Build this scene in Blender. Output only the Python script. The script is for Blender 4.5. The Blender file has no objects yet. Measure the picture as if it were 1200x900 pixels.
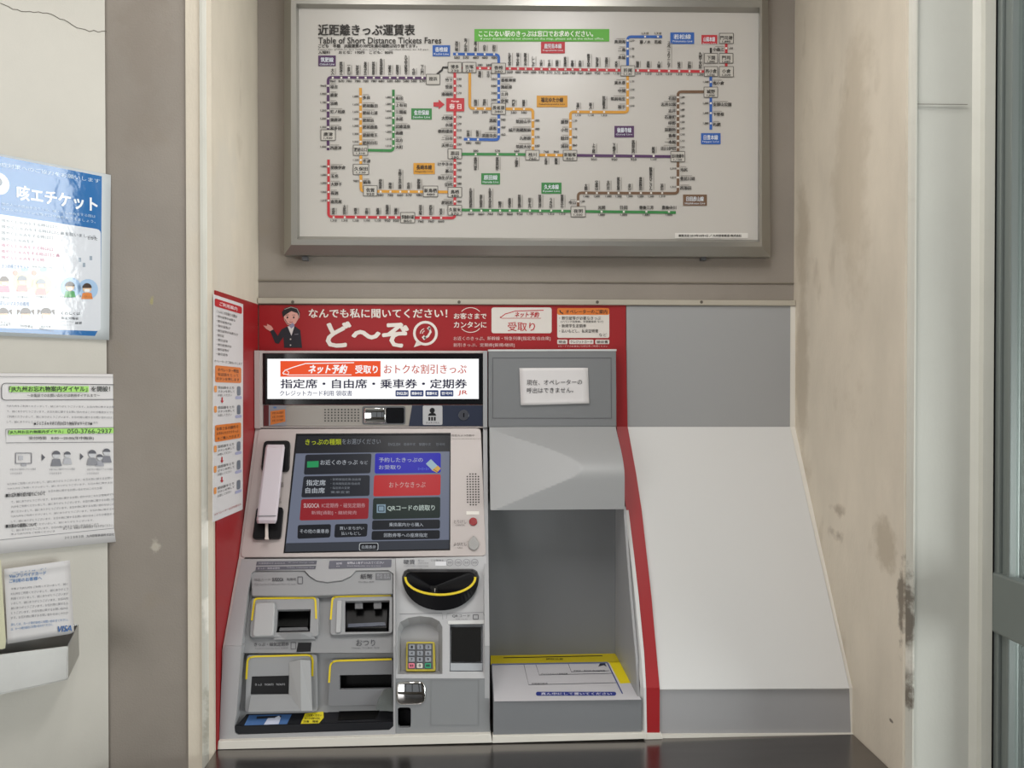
import bpy, bmesh, math, random
from mathutils import Vector, Euler, Matrix
random.seed(7)
SC = bpy.context.scene
COL = SC.collection
R = math.radians

# ---------------------------------------------------------------- camera
CAMZ = 1.49
YAW, PITCH, F = R(-2.75), R(-0.6), 960.0
cd = bpy.data.cameras.new('camera'); cam = bpy.data.objects.new('camera', cd); COL.objects.link(cam)
cam.location = (0, 0, CAMZ); cam.rotation_euler = (R(90) + PITCH, 0, YAW)
cd.sensor_width = 36; cd.lens = 36 * F / 1200; cd.clip_start = .05
SC.camera = cam
# ---------------------------------------------------------------- world, lights, exposure
w = bpy.data.worlds.new('world'); SC.world = w; w.use_nodes = True
w.node_tree.nodes['Background'].inputs[0].default_value = (.92, .96, 1, 1)
w.node_tree.nodes['Background'].inputs[1].default_value = .2
def area(name, loc, target, sx, sy, power, col):
    l = bpy.data.lights.new(name, 'AREA'); l.shape = 'RECTANGLE'; l.size = sx; l.size_y = sy; l.energy = power; l.color = col
    o = bpy.data.objects.new(name, l); COL.objects.link(o); o.location = loc
    o.rotation_euler = (Vector(target) - Vector(loc)).to_track_quat('-Z', 'Y').to_euler()
    return o
area('daylight_through_right_door', (2.6, .82, 2.15), (-.8, 1.3, 1.6), .75, 1.1, 13, (.98, .99, 1))
area('sunlit_pavement_bounce', (2.4, .2, .95), (-.8, 1.5, .9), 1.7, .9, 60, (.98, .99, 1))
area('daylight_from_entrance', (-1.8, -1.1, 1.2), (.8, 1.8, 1.3), 1.6, 1.2, 27, (1, .985, .965))
SC.view_settings.view_transform = 'Standard'; SC.view_settings.look = 'None'
SC.view_settings.gamma = 1; SC.view_settings.exposure = 0.07; SC.view_settings.use_curve_mapping = False

# ---------------------------------------------------------------- geometry helpers
RM = Euler((R(90) + PITCH, 0, YAW)).to_matrix()
EYE = Vector((0, 0, CAMZ))
class Plane:
    def __init__(s, p, n):
        s.p = Vector(p); s.n = Vector(n).normalized()
        if s.n.dot(EYE - s.p) < 0: s.n = -s.n
    def at(s, px, py, lift=0.0):
        d = RM @ Vector(((px - 600) / F, -(py - 450) / F, -1))
        p = s.p + s.n * lift
        return EYE + d * ((p - EYE).dot(s.n) / d.dot(s.n))
def FP(Y): return Plane((0, Y, 0), (0, -1, 0))
def SP(X): return Plane((X, 0, 0), (1, 0, 0))
def TP(y1, Y1, y2, Y2):
    a, b = FP(Y1).at(554, y1), FP(Y2).at(554, y2)
    return Plane(a, Vector((1, 0, 0)).cross(b - a))

def lin(h):
    h = h.lstrip('#'); c = [int(h[i:i + 2], 16) / 255 for i in (0, 2, 4)]
    return [x / 12.92 if x <= .04045 else ((x + .055) / 1.055) ** 2.4 for x in c] + [1]
MATS = {}
def mat(key, h, rough=.5, metal=0, var=0, vs=6, bump=0, bs=300, emit=0, coat=0, dirt=None, trans=0, stretch=(1, 1, 1)):
    if key in MATS: return MATS[key]
    m = bpy.data.materials.new(key); m.use_nodes = True; nt = m.node_tree; b = nt.nodes['Principled BSDF']
    c = lin(h)
    b.inputs['Base Color'].default_value = c; b.inputs['Roughness'].default_value = rough
    b.inputs['Metallic'].default_value = metal; b.inputs['Coat Weight'].default_value = coat; b.inputs['Coat Roughness'].default_value = .06
    b.inputs['Transmission Weight'].default_value = trans
    if emit:
        b.inputs['Emission Color'].default_value = c; b.inputs['Emission Strength'].default_value = emit
        b.inputs['Base Color'].default_value = (.01, .01, .012, 1)
    if var or bump:
        g = nt.nodes.new('ShaderNodeNewGeometry'); mp = nt.nodes.new('ShaderNodeMapping'); mp.inputs['Scale'].default_value = stretch
        nt.links.new(g.outputs['Position'], mp.inputs['Vector'])
    if var:
        n = nt.nodes.new('ShaderNodeTexNoise'); n.inputs['Scale'].default_value = vs; n.inputs['Detail'].default_value = 6; n.inputs['Roughness'].default_value = .6
        nt.links.new(mp.outputs[0], n.inputs['Vector'])
        r = nt.nodes.new('ShaderNodeValToRGB'); r.color_ramp.elements[0].position = .3; r.color_ramp.elements[1].position = .72
        r.color_ramp.elements[0].color = [x * (1 - var) for x in c[:3]] + [1]
        r.color_ramp.elements[1].color = [min(1, x * (1 + var * .5)) for x in c[:3]] + [1]
        nt.links.new(n.outputs[0], r.inputs[0]); last = r.outputs[0]
        if dirt:
            n2 = nt.nodes.new('ShaderNodeTexNoise'); n2.inputs['Scale'].default_value = 11; n2.inputs['Detail'].default_value = 8
            nt.links.new(mp.outputs[0], n2.inputs['Vector'])
            r2 = nt.nodes.new('ShaderNodeValToRGB'); r2.color_ramp.elements[0].position = .62; r2.color_ramp.elements[1].position = .74
            nt.links.new(n2.outputs[0], r2.inputs[0])
            mx = nt.nodes.new('ShaderNodeMixRGB'); mx.inputs[2].default_value = lin(dirt)
            ml = nt.nodes.new('ShaderNodeMath'); ml.operation = 'MULTIPLY'; ml.inputs[1].default_value = .35
            nt.links.new(r2.outputs[0], ml.inputs[0]); nt.links.new(ml.outputs[0], mx.inputs[0]); nt.links.new(last, mx.inputs[1]); last = mx.outputs[0]
        nt.links.new(last, b.inputs['Base Color'])
    if bump:
        n = nt.nodes.new('ShaderNodeTexNoise'); n.inputs['Scale'].default_value = bs; n.inputs['Detail'].default_value = 3
        nt.links.new(mp.outputs[0], n.inputs['Vector'])
        bp = nt.nodes.new('ShaderNodeBump'); bp.inputs['Strength'].default_value = bump; bp.inputs['Distance'].default_value = .002
        nt.links.new(n.outputs[0], bp.inputs['Height']); nt.links.new(bp.outputs[0], b.inputs['Normal'])
    if key.startswith(('lcd', 'lit', 'sign')): b.inputs['Specular IOR Level'].default_value = .12
    if key.startswith(('slot_black', 'sensor', 'tray_black', 'well', 'black_plastic')): b.inputs['Specular IOR Level'].default_value = .22
    if key.startswith(('film_', 'laminate')): b.inputs['Specular IOR Level'].default_value = 1
    MATS[key] = m
    return m
def ink(h, style='paper'):
    if style == 'emit':
        return mat('lit_' + h, h, .3, emit=EMIT)
    if style == 'lcd':
        return mat('lcd_' + h, h, .25, emit=.66)
    if style == 'film':
        return mat('film_' + h, h, .07, bump=.3, bs=24, coat=1)
    if style == 'film2':
        return mat('filmb_' + h, h, .3)
    return mat('ink_' + h, h, .55)
EMIT = .89

def mk(name, vs, fs, m, parent=None, smooth=False, bevel=0, kind=None, origin=None, seg=2):
    vs = [Vector(v) for v in vs]
    if origin is None:
        lo = Vector([min(v[i] for v in vs) for i in range(3)]); hi = Vector([max(v[i] for v in vs) for i in range(3)])
        origin = (lo + hi) / 2
    me = bpy.data.meshes.new(name); me.from_pydata([v - origin for v in vs], [], fs)
    bm = bmesh.new(); bm.from_mesh(me); bmesh.ops.recalc_face_normals(bm, faces=bm.faces); bm.to_mesh(me); bm.free()
    me.materials.append(m)
    if smooth: me.shade_smooth()
    o = bpy.data.objects.new(name, me); COL.objects.link(o)
    if parent: o.parent = parent; o.location = origin - base_of(parent)
    else: o.location = origin
    if bevel:
        b = o.modifiers.new('bevel', 'BEVEL'); b.width = bevel; b.segments = seg; b.limit_method = 'ANGLE'; b.angle_limit = R(35)
    if kind: o['kind'] = kind
    return o
def base_of(o):
    v = Vector(o.location)
    while o.parent: o = o.parent; v += Vector(o.location)
    return v
def thing(name, label, cat, loc, group=None):
    o = bpy.data.objects.new(name, None); COL.objects.link(o); o.location = loc; o.empty_display_size = .05
    o['label'] = label; o['category'] = cat
    if group: o['group'] = group
    return o
def tag(o, label, cat=None, group=None):
    o['label'] = label
    if cat: o['category'] = cat
    if group: o['group'] = group
    return o
def prism(name, front, back, m, parent=None, **k):
    if 'bead' in name:
        front, back = [[Vector((v[0], v[1], max(v[2], ZC + .0003))) for v in q] for q in (front, back)]
    n = len(front)
    fs = [list(range(n)), list(range(2 * n - 1, n - 1, -1))] + [[i, i + n, (i + 1) % n + n, (i + 1) % n] for i in range(n)]
    return mk(name, list(front) + list(back), fs, m, parent, **k)
def rect(x0, y0, x1, y1): return [(x0, y0), (x1, y0), (x1, y1), (x0, y1)]
def rrect(x0, y0, x1, y1, r, n=4):
    p = []
    for cx, cy, a in ((x1 - r, y0 + r, -90), (x1 - r, y1 - r, 0), (x0 + r, y1 - r, 90), (x0 + r, y0 + r, 180)):
        for i in range(n + 1):
            t = R(a + 90 * i / n); p.append((cx + r * math.cos(t), cy + r * math.sin(t)))
    return p
def rquad(q, r, n=3):
    """rounded corners on any px polygon"""
    out = []; N = len(q)
    for i in range(N):
        a, b, c = Vector(q[i - 1]), Vector(q[i]), Vector(q[(i + 1) % N])
        r0 = min(r, (a - b).length * .45, (c - b).length * .45)
        p, s = b + (a - b).normalized() * r0, b + (c - b).normalized() * r0
        for k in range(n + 1):
            t = k / n; out.append(tuple(p * (1 - t) ** 2 + b * 2 * t * (1 - t) + s * t * t))
    return out
def circ(cx, cy, r, n=20, ry=None): return [(cx + r * math.cos(2 * math.pi * i / n), cy + (ry or r) * math.sin(2 * math.pi * i / n)) for i in range(n)]
def solid(name, px, pl, depth, m, parent=None, lift=0, **k):
    """slab with its front outline on a plane, running back along the plane's normal"""
    f = [pl.at(x, y, lift) for x, y in px]
    return prism(name, f, [v - pl.n * depth for v in f], m, parent, **k)
def plate(name, px, holes, pl, depth, m, parent=None, lift=0, **k):
    bm = bmesh.new(); es = []
    for loop in [px] + holes:
        vs = [bm.verts.new(pl.at(x, y, lift)) for x, y in loop]
        es += [bm.edges.new((vs[i], vs[(i + 1) % len(vs)])) for i in range(len(vs))]
    bmesh.ops.triangle_fill(bm, use_beauty=True, edges=es, normal=pl.n)
    bm.verts.index_update()
    V = [v.co.copy() for v in bm.verts]; Fs = [[v.index for v in f.verts] for f in bm.faces]
    bnd = [[v.index for v in e.verts] for e in bm.edges if len(e.link_faces) == 1]; n = len(V); bm.free()
    V2 = V + [v - pl.n * depth for v in V]
    return mk(name, V2, Fs + [[i + n for i in reversed(f)] for f in Fs] + [[a, b, b + n, a + n] for a, b in bnd], m, parent, **k)
def tub(name, rim, floor, pl, depth, m, parent=None, lift=0, **k):
    n = len(rim)
    V = [pl.at(x, y, lift) for x, y in rim] + [pl.at(x, y, -depth) for x, y in floor]
    return mk(name, V, [[i, (i + 1) % n, (i + 1) % n + n, i + n] for i in range(n)] + [list(range(n, 2 * n))], m, parent, **k)
def loft(name, rings, m, parent=None, cap=(True, True), closed=True, **k):
    n = len(rings[0]); V = [v for r in rings for v in r]; Fs = []
    for j in range(len(rings) - 1):
        for i in range(n if closed else n - 1):
            a = j * n + i; b = j * n + (i + 1) % n; Fs.append([a, b, b + n, a + n])
    if cap[0]: Fs.append(list(range(n)))
    if cap[1]: Fs.append(list(range((len(rings) - 1) * n, len(rings) * n)))
    return mk(name, V, Fs, m, parent, **k)
def box(name, x0, x1, y0, y1, z0, z1, m, parent=None, **k):
    return prism(name, [(x0, y0, z0), (x1, y0, z0), (x1, y0, z1), (x0, y0, z1)], [(x0, y1, z0), (x1, y1, z0), (x1, y1, z1), (x0, y1, z1)], m, parent, **k)
def band(px, wd):
    """polyline in px -> closed ribbon outline"""
    L, Rr = [], []
    for i, p in enumerate(px):
        a = Vector(px[max(i - 1, 0)]); b = Vector(px[min(i + 1, len(px) - 1)]); d = (b - a).normalized(); nn = Vector((-d.y, d.x)) * wd / 2
        L.append(Vector(p) + nn); Rr.append(Vector(p) - nn)
    return L, Rr
def strip(name, px, wd, pl, depth, m, parent, lift):
    L, Rr = band(px, wd); rings = []
    for a, b in zip(L, Rr):
        f0, f1 = pl.at(a.x, a.y, lift), pl.at(b.x, b.y, lift)
        rings.append([f0, f1, f1 - pl.n * depth, f0 - pl.n * depth])
    return loft(name, rings, m, parent)

# ---------------------------------------------------------------- flat print (lettering, lines, blocks of colour)
JOBS = []
class Print:
    def __init__(s, parent, pl, style='paper', lift=0.0):
        s.parent, s.pl, s.style, s.base = parent, pl, style, lift
        s.shapes = {}; s.texts = []; JOBS.append(s)
    def poly(s, px, h, lv=1, name='printed_block'):
        s.shapes.setdefault((name, h), []).append(([s.pl.at(x, y, s.base + lv * .00025) for x, y in px], None))
    def rect(s, x0, y0, x1, y1, h, lv=1, r=0, name='printed_block'):
        s.poly(rrect(x0, y0, x1, y1, r, 3) if r else rect(x0, y0, x1, y1), h, lv, name)
    def line(s, px, wd, h, lv=2, name='printed_line'):
        L, Rr = band(px, wd)
        for i in range(len(px) - 1):
            s.poly([L[i], L[i + 1], Rr[i + 1], Rr[i]], h, lv, name)
    def frame(s, x0, y0, x1, y1, wd, h, lv=2):
        s.line([(x0, y0), (x1, y0)], wd, h, lv); s.line([(x1, y0), (x1, y1)], wd, h, lv); s.line([(x1, y1), (x0, y1)], wd, h, lv); s.line([(x0, y1), (x0, y0)], wd, h, lv)
    def text(s, t, x0, y0, x1, y1, h='202020', lv=4, bold=0, sk=(0, 0), vert=False, slant=0):
        """fit the words into the px box; sk = rise of left/right ends for tilted sheets"""
        s.texts.append((t, (x0, y0, x1, y1), h, lv, bold, sk, vert, slant))
def flush_prints():
    objs = {}
    for s in JOBS:
        for t in s.texts:
            body = '\n'.join(t[0]) if t[6] else t[0]
            k = body
            if k in objs: continue
            c = bpy.data.curves.new('glyphs', 'FONT'); c.body = body; c.resolution_u = 2; c.space_line = .78 if t[6] else 1; c.align_x = 'CENTER' if t[6] else 'LEFT'
            o = bpy.data.objects.new('glyphs', c); COL.objects.link(o); objs[k] = o
    bpy.context.view_layer.update(); dg = bpy.context.evaluated_depsgraph_get(); geo = {}
    for k, o in objs.items():
        e = o.evaluated_get(dg); me = e.to_mesh()
        V = [(v.co.x, v.co.y) for v in me.vertices]; Fs = [list(p.vertices) for p in me.polygons]; e.to_mesh_clear()
        if V:
            xs = [v[0] for v in V]; ys = [v[1] for v in V]; geo[k] = (V, Fs, min(xs), max(xs), min(ys), max(ys))
    for o in objs.values():
        c = o.data; bpy.data.objects.remove(o); bpy.data.curves.remove(c)
    for s in JOBS:
        by = {}
        for t, (x0, y0, x1, y1), h, lv, bold, sk, vert, slant in s.texts:
            g = geo.get('\n'.join(t) if vert else t)
            if not g: continue
            V, Fs, ax, bx, ay, by_ = g
            hgt = y1 - y0 if not vert else (y1 - y0) / max(1, len(t)); big = hgt > 6.3
            dst = by.setdefault((h, (t, x0, y0) if big else None), ([], []))
            dd = bold * hgt * .8   # heavier weight: the strokes are laid down again a hair to each side
            for k, (ox, oy) in enumerate([(0, 0)] if bold <= 0 else [(-dd, 0), (dd, 0)] if bold < .02 else [(-dd, -dd * .6), (dd, -dd * .6), (-dd, dd * .6), (dd, dd * .6)] if bold < .05 else [(dd * math.cos(a), dd * .8 * math.sin(a)) for a in [R(45 * i) for i in range(8)]]):
                n = len(dst[0])
                for x, y in V:
                    u = (x - ax) / max(bx - ax, 1e-6); v = (y - ay) / max(by_ - ay, 1e-6)
                    dst[0].append(s.pl.at(x0 + u * (x1 - x0) + slant * v + ox, y1 + v * (y0 - y1) + sk[0] * (1 - u) + sk[1] * u + oy, s.base + lv * .00025 + k * .00001))
                dst[1].extend([[i + n for i in f] for f in Fs])
        for (h, one), (V, Fs) in by.items():
            o = mkflat('lettering', V, Fs, ink(h, s.style), s)
            if one is None: o['kind'] = 'stuff'
        for (name, h), polys in s.shapes.items():
            V, Fs = [], []
            for p, _ in polys:
                e = [max(v[i] for v in p) - min(v[i] for v in p) for i in range(3)]
                if name != 'printed_line' and max(e[0], e[1]) > .016 and max(e[2], e[1]) > .016 or len(polys) == 1:
                    mkflat(name, p, [list(range(len(p)))], ink(h, s.style), s); continue
                Fs.append(list(range(len(V), len(V) + len(p)))); V += p
            if V: mkflat(name, V, Fs, ink(h, s.style), s)['kind'] = 'stuff'
def mkflat(name, V, Fs, m, s):
    lo = Vector([min(v[i] for v in V) for i in range(3)]); hi = Vector([max(v[i] for v in V) for i in range(3)]); c = (lo + hi) / 2
    me = bpy.data.meshes.new(name); me.from_pydata([v - c for v in V], [], Fs); me.materials.append(m)
    o = bpy.data.objects.new(name, me); COL.objects.link(o); o.parent = s.parent; o.location = c - base_of(s.parent); return o

# ---------------------------------------------------------------- materials
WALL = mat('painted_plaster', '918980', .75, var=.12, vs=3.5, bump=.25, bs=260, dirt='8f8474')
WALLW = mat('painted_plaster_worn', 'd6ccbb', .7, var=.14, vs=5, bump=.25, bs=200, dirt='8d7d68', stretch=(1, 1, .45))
PILLAR = mat('painted_steel_trim', 'c2c0b6', .5, var=.08, vs=4, bump=.1, bs=120, dirt='8d8778')
FLOOR = mat('grey_floor_tile', '7c7a76', .4, var=.1, vs=5)
CEIL = mat('white_ceiling', 'c8c6c0', .8)
STEEL = mat('brushed_steel', '8b8785', .22, metal=.95, var=.08, vs=30, bump=.03, bs=90, stretch=(.1, 1, 1))
ALU = mat('satin_aluminium', 'a5a39d', .34, metal=.75)
RED = mat('red_sheet', '98161c', .45)
WHITE = mat('white_painted_steel', 'd0d0cf', .38)
CREAM = mat('cream_sealant', 'dad6cd', .6)
PINKW = mat('warm_white_plastic', 'b9b0ad', .38)
GREYL = mat('light_grey_plastic', '9e9ea0', .45)
GREYM = mat('mid_grey_plastic', '7a7c7e', .45)
GREYD = mat('dark_grey_plastic', '5c5d60', .4)
GREYK = mat('cool_grey_plastic', '9fa0a1', .4)
BLACK = mat('black_plastic', '101013', .32)
BLACKG = mat('black_glass', '08080b', .12)
YELLOW = mat('yellow_guide', 'd9c012', .5)
PAPER = mat('white_paper', 'd6d3d3', .6)
CHROME = mat('mirror', 'd5d5d5', .05, metal=1)
GLASS = bpy.data.materials.new('door_glass'); GLASS.use_nodes = True; _n = GLASS.node_tree
_n.nodes.remove(_n.nodes['Principled BSDF']); _t = _n.nodes.new('ShaderNodeBsdfTransparent'); _t.inputs[0].default_value = (.93, .95, .94, 1); _g = _n.nodes.new('ShaderNodeBsdfGlossy'); _g.inputs['Roughness'].default_value = .02
_f = _n.nodes.new('ShaderNodeFresnel'); _f.inputs[0].default_value = 1.35; _m = _n.nodes.new('ShaderNodeMixShader')
_n.links.new(_f.outputs[0], _m.inputs[0]); _n.links.new(_t.outputs[0], _m.inputs[1]); _n.links.new(_g.outputs[0], _m.inputs[2]); _n.links.new(_m.outputs[0], _n.nodes['Material Output'].inputs[0])

def spots(m, lst):
    nt = m.node_tree; b = nt.nodes['Principled BSDF']; N = nt.nodes.new; Lk = nt.links.new
    g = N('ShaderNodeNewGeometry')
    for c, r, h, st, sc in lst:
        src = b.inputs['Base Color'].links[0].from_socket if b.inputs['Base Color'].links else None
        a = N('ShaderNodeVectorMath'); a.operation = 'SUBTRACT'; a.inputs[1].default_value = c; Lk(g.outputs['Position'], a.inputs[0])
        d = N('ShaderNodeVectorMath'); d.operation = 'DIVIDE'; d.inputs[1].default_value = r; Lk(a.outputs[0], d.inputs[0])
        l = N('ShaderNodeVectorMath'); l.operation = 'LENGTH'; Lk(d.outputs[0], l.inputs[0])
        n = N('ShaderNodeTexNoise'); n.inputs['Scale'].default_value = sc; n.inputs['Detail'].default_value = 7; n.inputs['Roughness'].default_value = .65; Lk(g.outputs['Position'], n.inputs['Vector'])
        k = N('ShaderNodeMath'); k.operation = 'MULTIPLY_ADD'; k.inputs[1].default_value = 3.2; k.inputs[2].default_value = -.85; Lk(n.outputs[0], k.inputs[0])
        s_ = N('ShaderNodeMath'); s_.operation = 'SUBTRACT'; Lk(k.outputs[0], s_.inputs[0]); Lk(l.outputs['Value'], s_.inputs[1])
        rp = N('ShaderNodeMapRange'); rp.inputs['From Min'].default_value = -.15; rp.inputs['From Max'].default_value = .35; rp.inputs['To Max'].default_value = st; Lk(s_.outputs[0], rp.inputs['Value'])
        mx = N('ShaderNodeMixRGB'); mx.inputs[2].default_value = lin(h); mx.inputs[1].default_value = b.inputs['Base Color'].default_value
        if src: Lk(src, mx.inputs[1])
        Lk(rp.outputs[0], mx.inputs[0]); Lk(mx.outputs[0], b.inputs['Base Color'])
# ---------------------------------------------------------------- the room
YB = 2.0; PB0 = FP(YB)
XL = PB0.at(303, 440).x; XR = PB0.at(930, 440).x
YLN = 1.65                                   # where the left recess wall ends
YRN = XR / (SP(XR).at(1060, 440).x / SP(XR).at(1060, 440).y) if False else SP(XR).at(1060, 440).y
ZC = .7378                 # counter height
H = 2.72
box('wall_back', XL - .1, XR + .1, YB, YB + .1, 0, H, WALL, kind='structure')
box('wall_recess_left', XL - .05, XL, YLN, YB, 0, H, WALLW, kind='structure')
xg = FP(YLN).at(125, 440).x
xr0 = FP(YLN).at(236, 440).x
box('wall_left_front', xg - .03, xr0, YLN + .004, YLN + .1, 0, H, WALL, kind='structure')
# rounded corner post between the grey front strip and the recess
rr = []
for a in range(0, 91, 15):
    t = R(a); rr.append((xr0 + (XL - .001 - xr0) * math.sin(t), YLN + .02 - .024 * math.cos(t) ** .8 if a < 90 else YLN + .03))
pts = [(xr0, YLN + .03)] + rr
prism('trim_1', [(x, y, 0) for x, y in pts], [(x, y, H) for x, y in pts], PILLAR, kind='structure', smooth=False)
# oblique left wall
dL = Vector((math.sin(R(36.5)), math.cos(R(36.5)), 0)); PL0 = Vector((xg, YLN, 0)); nL = Vector((dL.y, -dL.x, 0))
LEFT = Plane(PL0, nL)
a, b = PL0 - dL * 3.2, PL0
prism('wall_left', [a, b, b + Vector((0, 0, H)), a + Vector((0, 0, H))], [v - nL * .1 for v in (a, b, b + Vector((0, 0, H)), a + Vector((0, 0, H)))], mat('painted_plaster_left', 'c6c2b9', .7, var=.08, vs=2.5, bump=.15, bs=260), kind='structure')
box('wall_recess_right', XR, XR + .05, YRN, YB, 0, H, WALLW, kind='structure')
# right pillar facing the room
FR = FP(YRN - .004)
x1 = FR.at(1071, 440).x; x2 = FR.at(1138, 440).x; x3 = FR.at(1156.5, 440).x
pts = [(XR + .002, YRN + .03), (XR + .002, YRN + .004), (XR + .008, YRN - .006), (XR + .016, YRN - .010), (x1 - .003, YRN - .010), (x1, YRN - .004), (x1, YRN + .03)]
prism('trim_2', [(x, y, 0) for x, y in pts], [(x, y, H) for x, y in pts], PILLAR, kind='structure')
box('wall_right_front', x1, x2 + .004, YRN - .002, YRN + .05, 0, H, mat('painted_plaster_pale', 'c3c3bb', .6, var=.07, vs=5, bump=.1, bs=200, stretch=(1, 1, .5)), kind='structure')
pts = [(x2, YRN + .03), (x2, YRN - .002), (x2 + .010, YRN - .012), (x2 + .012, YRN - .022), (x3, YRN - .024), (x3, YRN + .03)]
prism('trim_3', [(x, y, 0) for x, y in pts], [(x, y, H) for x, y in pts], mat('door_jamb', 'c9c8be', .45, var=.05, vs=9), kind='structure')
# hairline crack and joint in plaster
crack = mat('crack_dark', '5d574e', .9)  # plain dark colour for the crack, the joint and small discs
pc = Print.__new__(Print)
cp = [(0, 3.5)]
for i in range(1, 26):
    x = 125 * i / 25; cp.append((x, 3.5 + 35.5 * i / 25 + random.uniform(-1.2, 1.2) + 3 * math.sin(i * .4)))
L, Rr = band(cp, .8)
V = [LEFT.at(p.x, p.y, .0006) for p in L + Rr]; n = len(L)
mk('trim_4', V, [[i, i + 1, i + 1 + n, i + n] for i in range(n - 1)], crack, kind='structure')
prism('trim_5', [FR.at(x, y, .004) for x, y in ((1072, 121.6), (1134, 122), (1134, 122.7), (1072, 122.3))], [FR.at(x, y, .0015) for x, y in ((1072, 121.6), (1134, 122), (1134, 122.7), (1072, 122.3))], crack, kind='structure')
c_ = lambda pl, x, y: tuple(pl.at(x, y))
RW = SP(XR)
spots(WALLW, [(c_(RW, 982, 598), (.5, .05, .018), '8a7a66', .55, 14), (c_(RW, 983, 628), (.5, .06, .022), '7d6d5a', .6, 12), (c_(RW, 1035, 640), (.5, .05, .06), '97876f', .45, 10), (c_(RW, 1056, 700), (.5, .014, .10), '5e5346', .8, 16), (c_(RW, 1045, 845), (.5, .012, .004), '4a4038', .8, 60), (c_(RW, 1000, 200), (.5, .09, .5), 'a2927a', .3, 5), (c_(RW, 940, 400), (.5, .05, .6), '9c8c76', .4, 5),
    (c_(SP(XL), 262, 300), (.3, .1, .4), 'c8c2b6', .5, 4)])
spots(PILLAR, [(c_(FR, 1062, 735), (.02, .06, .17), '5a5044', .85, 20), (c_(FR, 1062, 770), (.02, .06, .03), 'd8d4ca', .8, 40), (c_(FP(YLN), 243, 620), (.02, .06, .05), 'dedad0', .9, 22), (c_(FP(YLN), 246, 715), (.02, .06, .06), 'dedad0', .9, 26), (c_(FP(YLN), 245, 850), (.02, .06, .08), '8a8474', .6, 22)])
spots(WALL, [(c_(FP(YLN), 177, 353), (.006, .05, .012), 'a8a060', .6, 60), (c_(FP(YLN), 180, 640), (.012, .05, .02), 'bdb6a8', .7, 40), (c_(FP(YB), 640, 200), (.3, .05, .4), '8a8276', .25, 4), (c_(FP(YLN), 165, 60), (.06, .05, .2), '847a70', .4, 6)])
DARKM = mat('dark_post', '2c2e30', .4)
# floor, ceiling and the hall behind the camera
box('floor', -3.4, 2.2, -3.4, 2.1, -.05, 0, FLOOR, kind='structure')
box('ceiling', -3.4, 1.1, -3.4, 2.1, H, H + .05, CEIL, kind='structure')
# rear of the hall: low wall, open entrance, and unseen posts added for reflections
box('wall_rear', -3.4, 1.0, -3.35, -3.3, 0, .5, WALL, kind='structure')
box('wall_rear_upper', -3.4, 1.0, -3.35, -3.3, 2.45, H, WALL, kind='structure')
for k_, x in enumerate((-2.6, -1.5, -.45, .6)): box('trim_%d' % (9 + k_), x - .05, x + .05, -3.36, -3.28, .5, 2.45, DARKM, kind='structure')
# glazed sliding door on the right, running towards the viewer
XD = x3 + .004
def YD(px): return SP(XD).at(px, 440).y
ya, yb_, yc, yd, ye = YD(1157.5), YD(1166), YD(1172), YD(1181), YD(1190)
d1 = bpy.data.objects.new('door_1', None); COL.objects.link(d1); d1.location = (XD, ye, 0); d1['kind'] = 'structure'
DARK = mat('door_gap_dark', '15191d', .5)
FRM = mat('door_frame_grey', '7f8683', .38, metal=.4)
box('rubber_seal', XD + .004, XD + .03, yb_ + .001, YRN + .02, 0, H - .3, DARK, d1)  # dark strip set where the open gap beside the door is in shade
box('stile', XD + .000, XD + .03, yc + .001, yb_, 0, H - .3, FRM, d1, bevel=.002)
box('stile', XD + .006, XD + .03, yd + .001, yc, 0, H - .3, FRM, d1, bevel=.001)
box('stile', XD + .0, XD + .03, yd - .006, yd, 0, H - .3, FRM, d1, bevel=.002)
zt, zb = SP(XD).at(1160, 668).z, SP(XD).at(1160, 738).z
box('rail', XD - .004, XD + .03, -1.6, yb_ - .0, zb, zt, FRM, d1, bevel=.004)
box('rail', XD, XD + .03, -1.6, yd - .007, H - .36, H - .3, FRM, d1, bevel=.002)
box('rail', XD, XD + .03, -1.6, yd - .007, 0, .12, FRM, d1, bevel=.002)
box('stile', XD, XD + .03, -1.66, -1.601, 0, H - .3, FRM, d1, bevel=.002)
box('pane', XD + .012, XD + .018, -1.6, yd - .007, zt + .001, H - .361, GLASS, d1)
box('pane', XD + .012, XD + .018, -1.6, yd - .007, .121, zb - .001, GLASS, d1)
box('wall_right', XD, XD + .06, -3.3, -1.67, 0, H, WALL, kind='structure')
box('wall_right_upper', XD, XD + .06, -1.67, YRN - .03, H - .299, H, WALL, kind='structure')
# what stands outside the door: a dim green-grey far wall seen through the glass
box('wall_outside', 2.15, 2.2, 1.15, 2.1, 0, 2.6, mat('outside_green_grey', '6f7d76', .8, var=.2, vs=6), kind='structure')

# ceiling lamps (real fittings, warm fluorescent)
def ceiling_lamp(x, y, sx, sy, power, col, label):
    t = thing('ceiling_lamp', label, 'lamp', (x, y, H - .03))
    box('housing', x - sx / 2 - .02, x + sx / 2 + .02, y - sy / 2 - .02, y + sy / 2 + .02, H - .03, H - .001, mat('lamp_housing', 'd8d8d8', .5), t)
    box('diffuser', x - sx / 2, x + sx / 2, y - sy / 2, y + sy / 2, H - .038, H - .031, mat('lamp_diffuser', 'fff0dc', .5, emit=2.0), t)
    l = bpy.data.lights.new('ceiling_lamp_light', 'AREA'); l.shape = 'RECTANGLE'; l.size = sx; l.size_y = sy; l.energy = power; l.color = col
    o = bpy.data.objects.new('ceiling_lamp_light', l); COL.objects.link(o); o.location = (x, y, H - .045)
ceiling_lamp(-.28, .88, .22, .8, 5.2, (1, .99, .985), 'long ceiling lamp fitting on the left above the counter')
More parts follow.
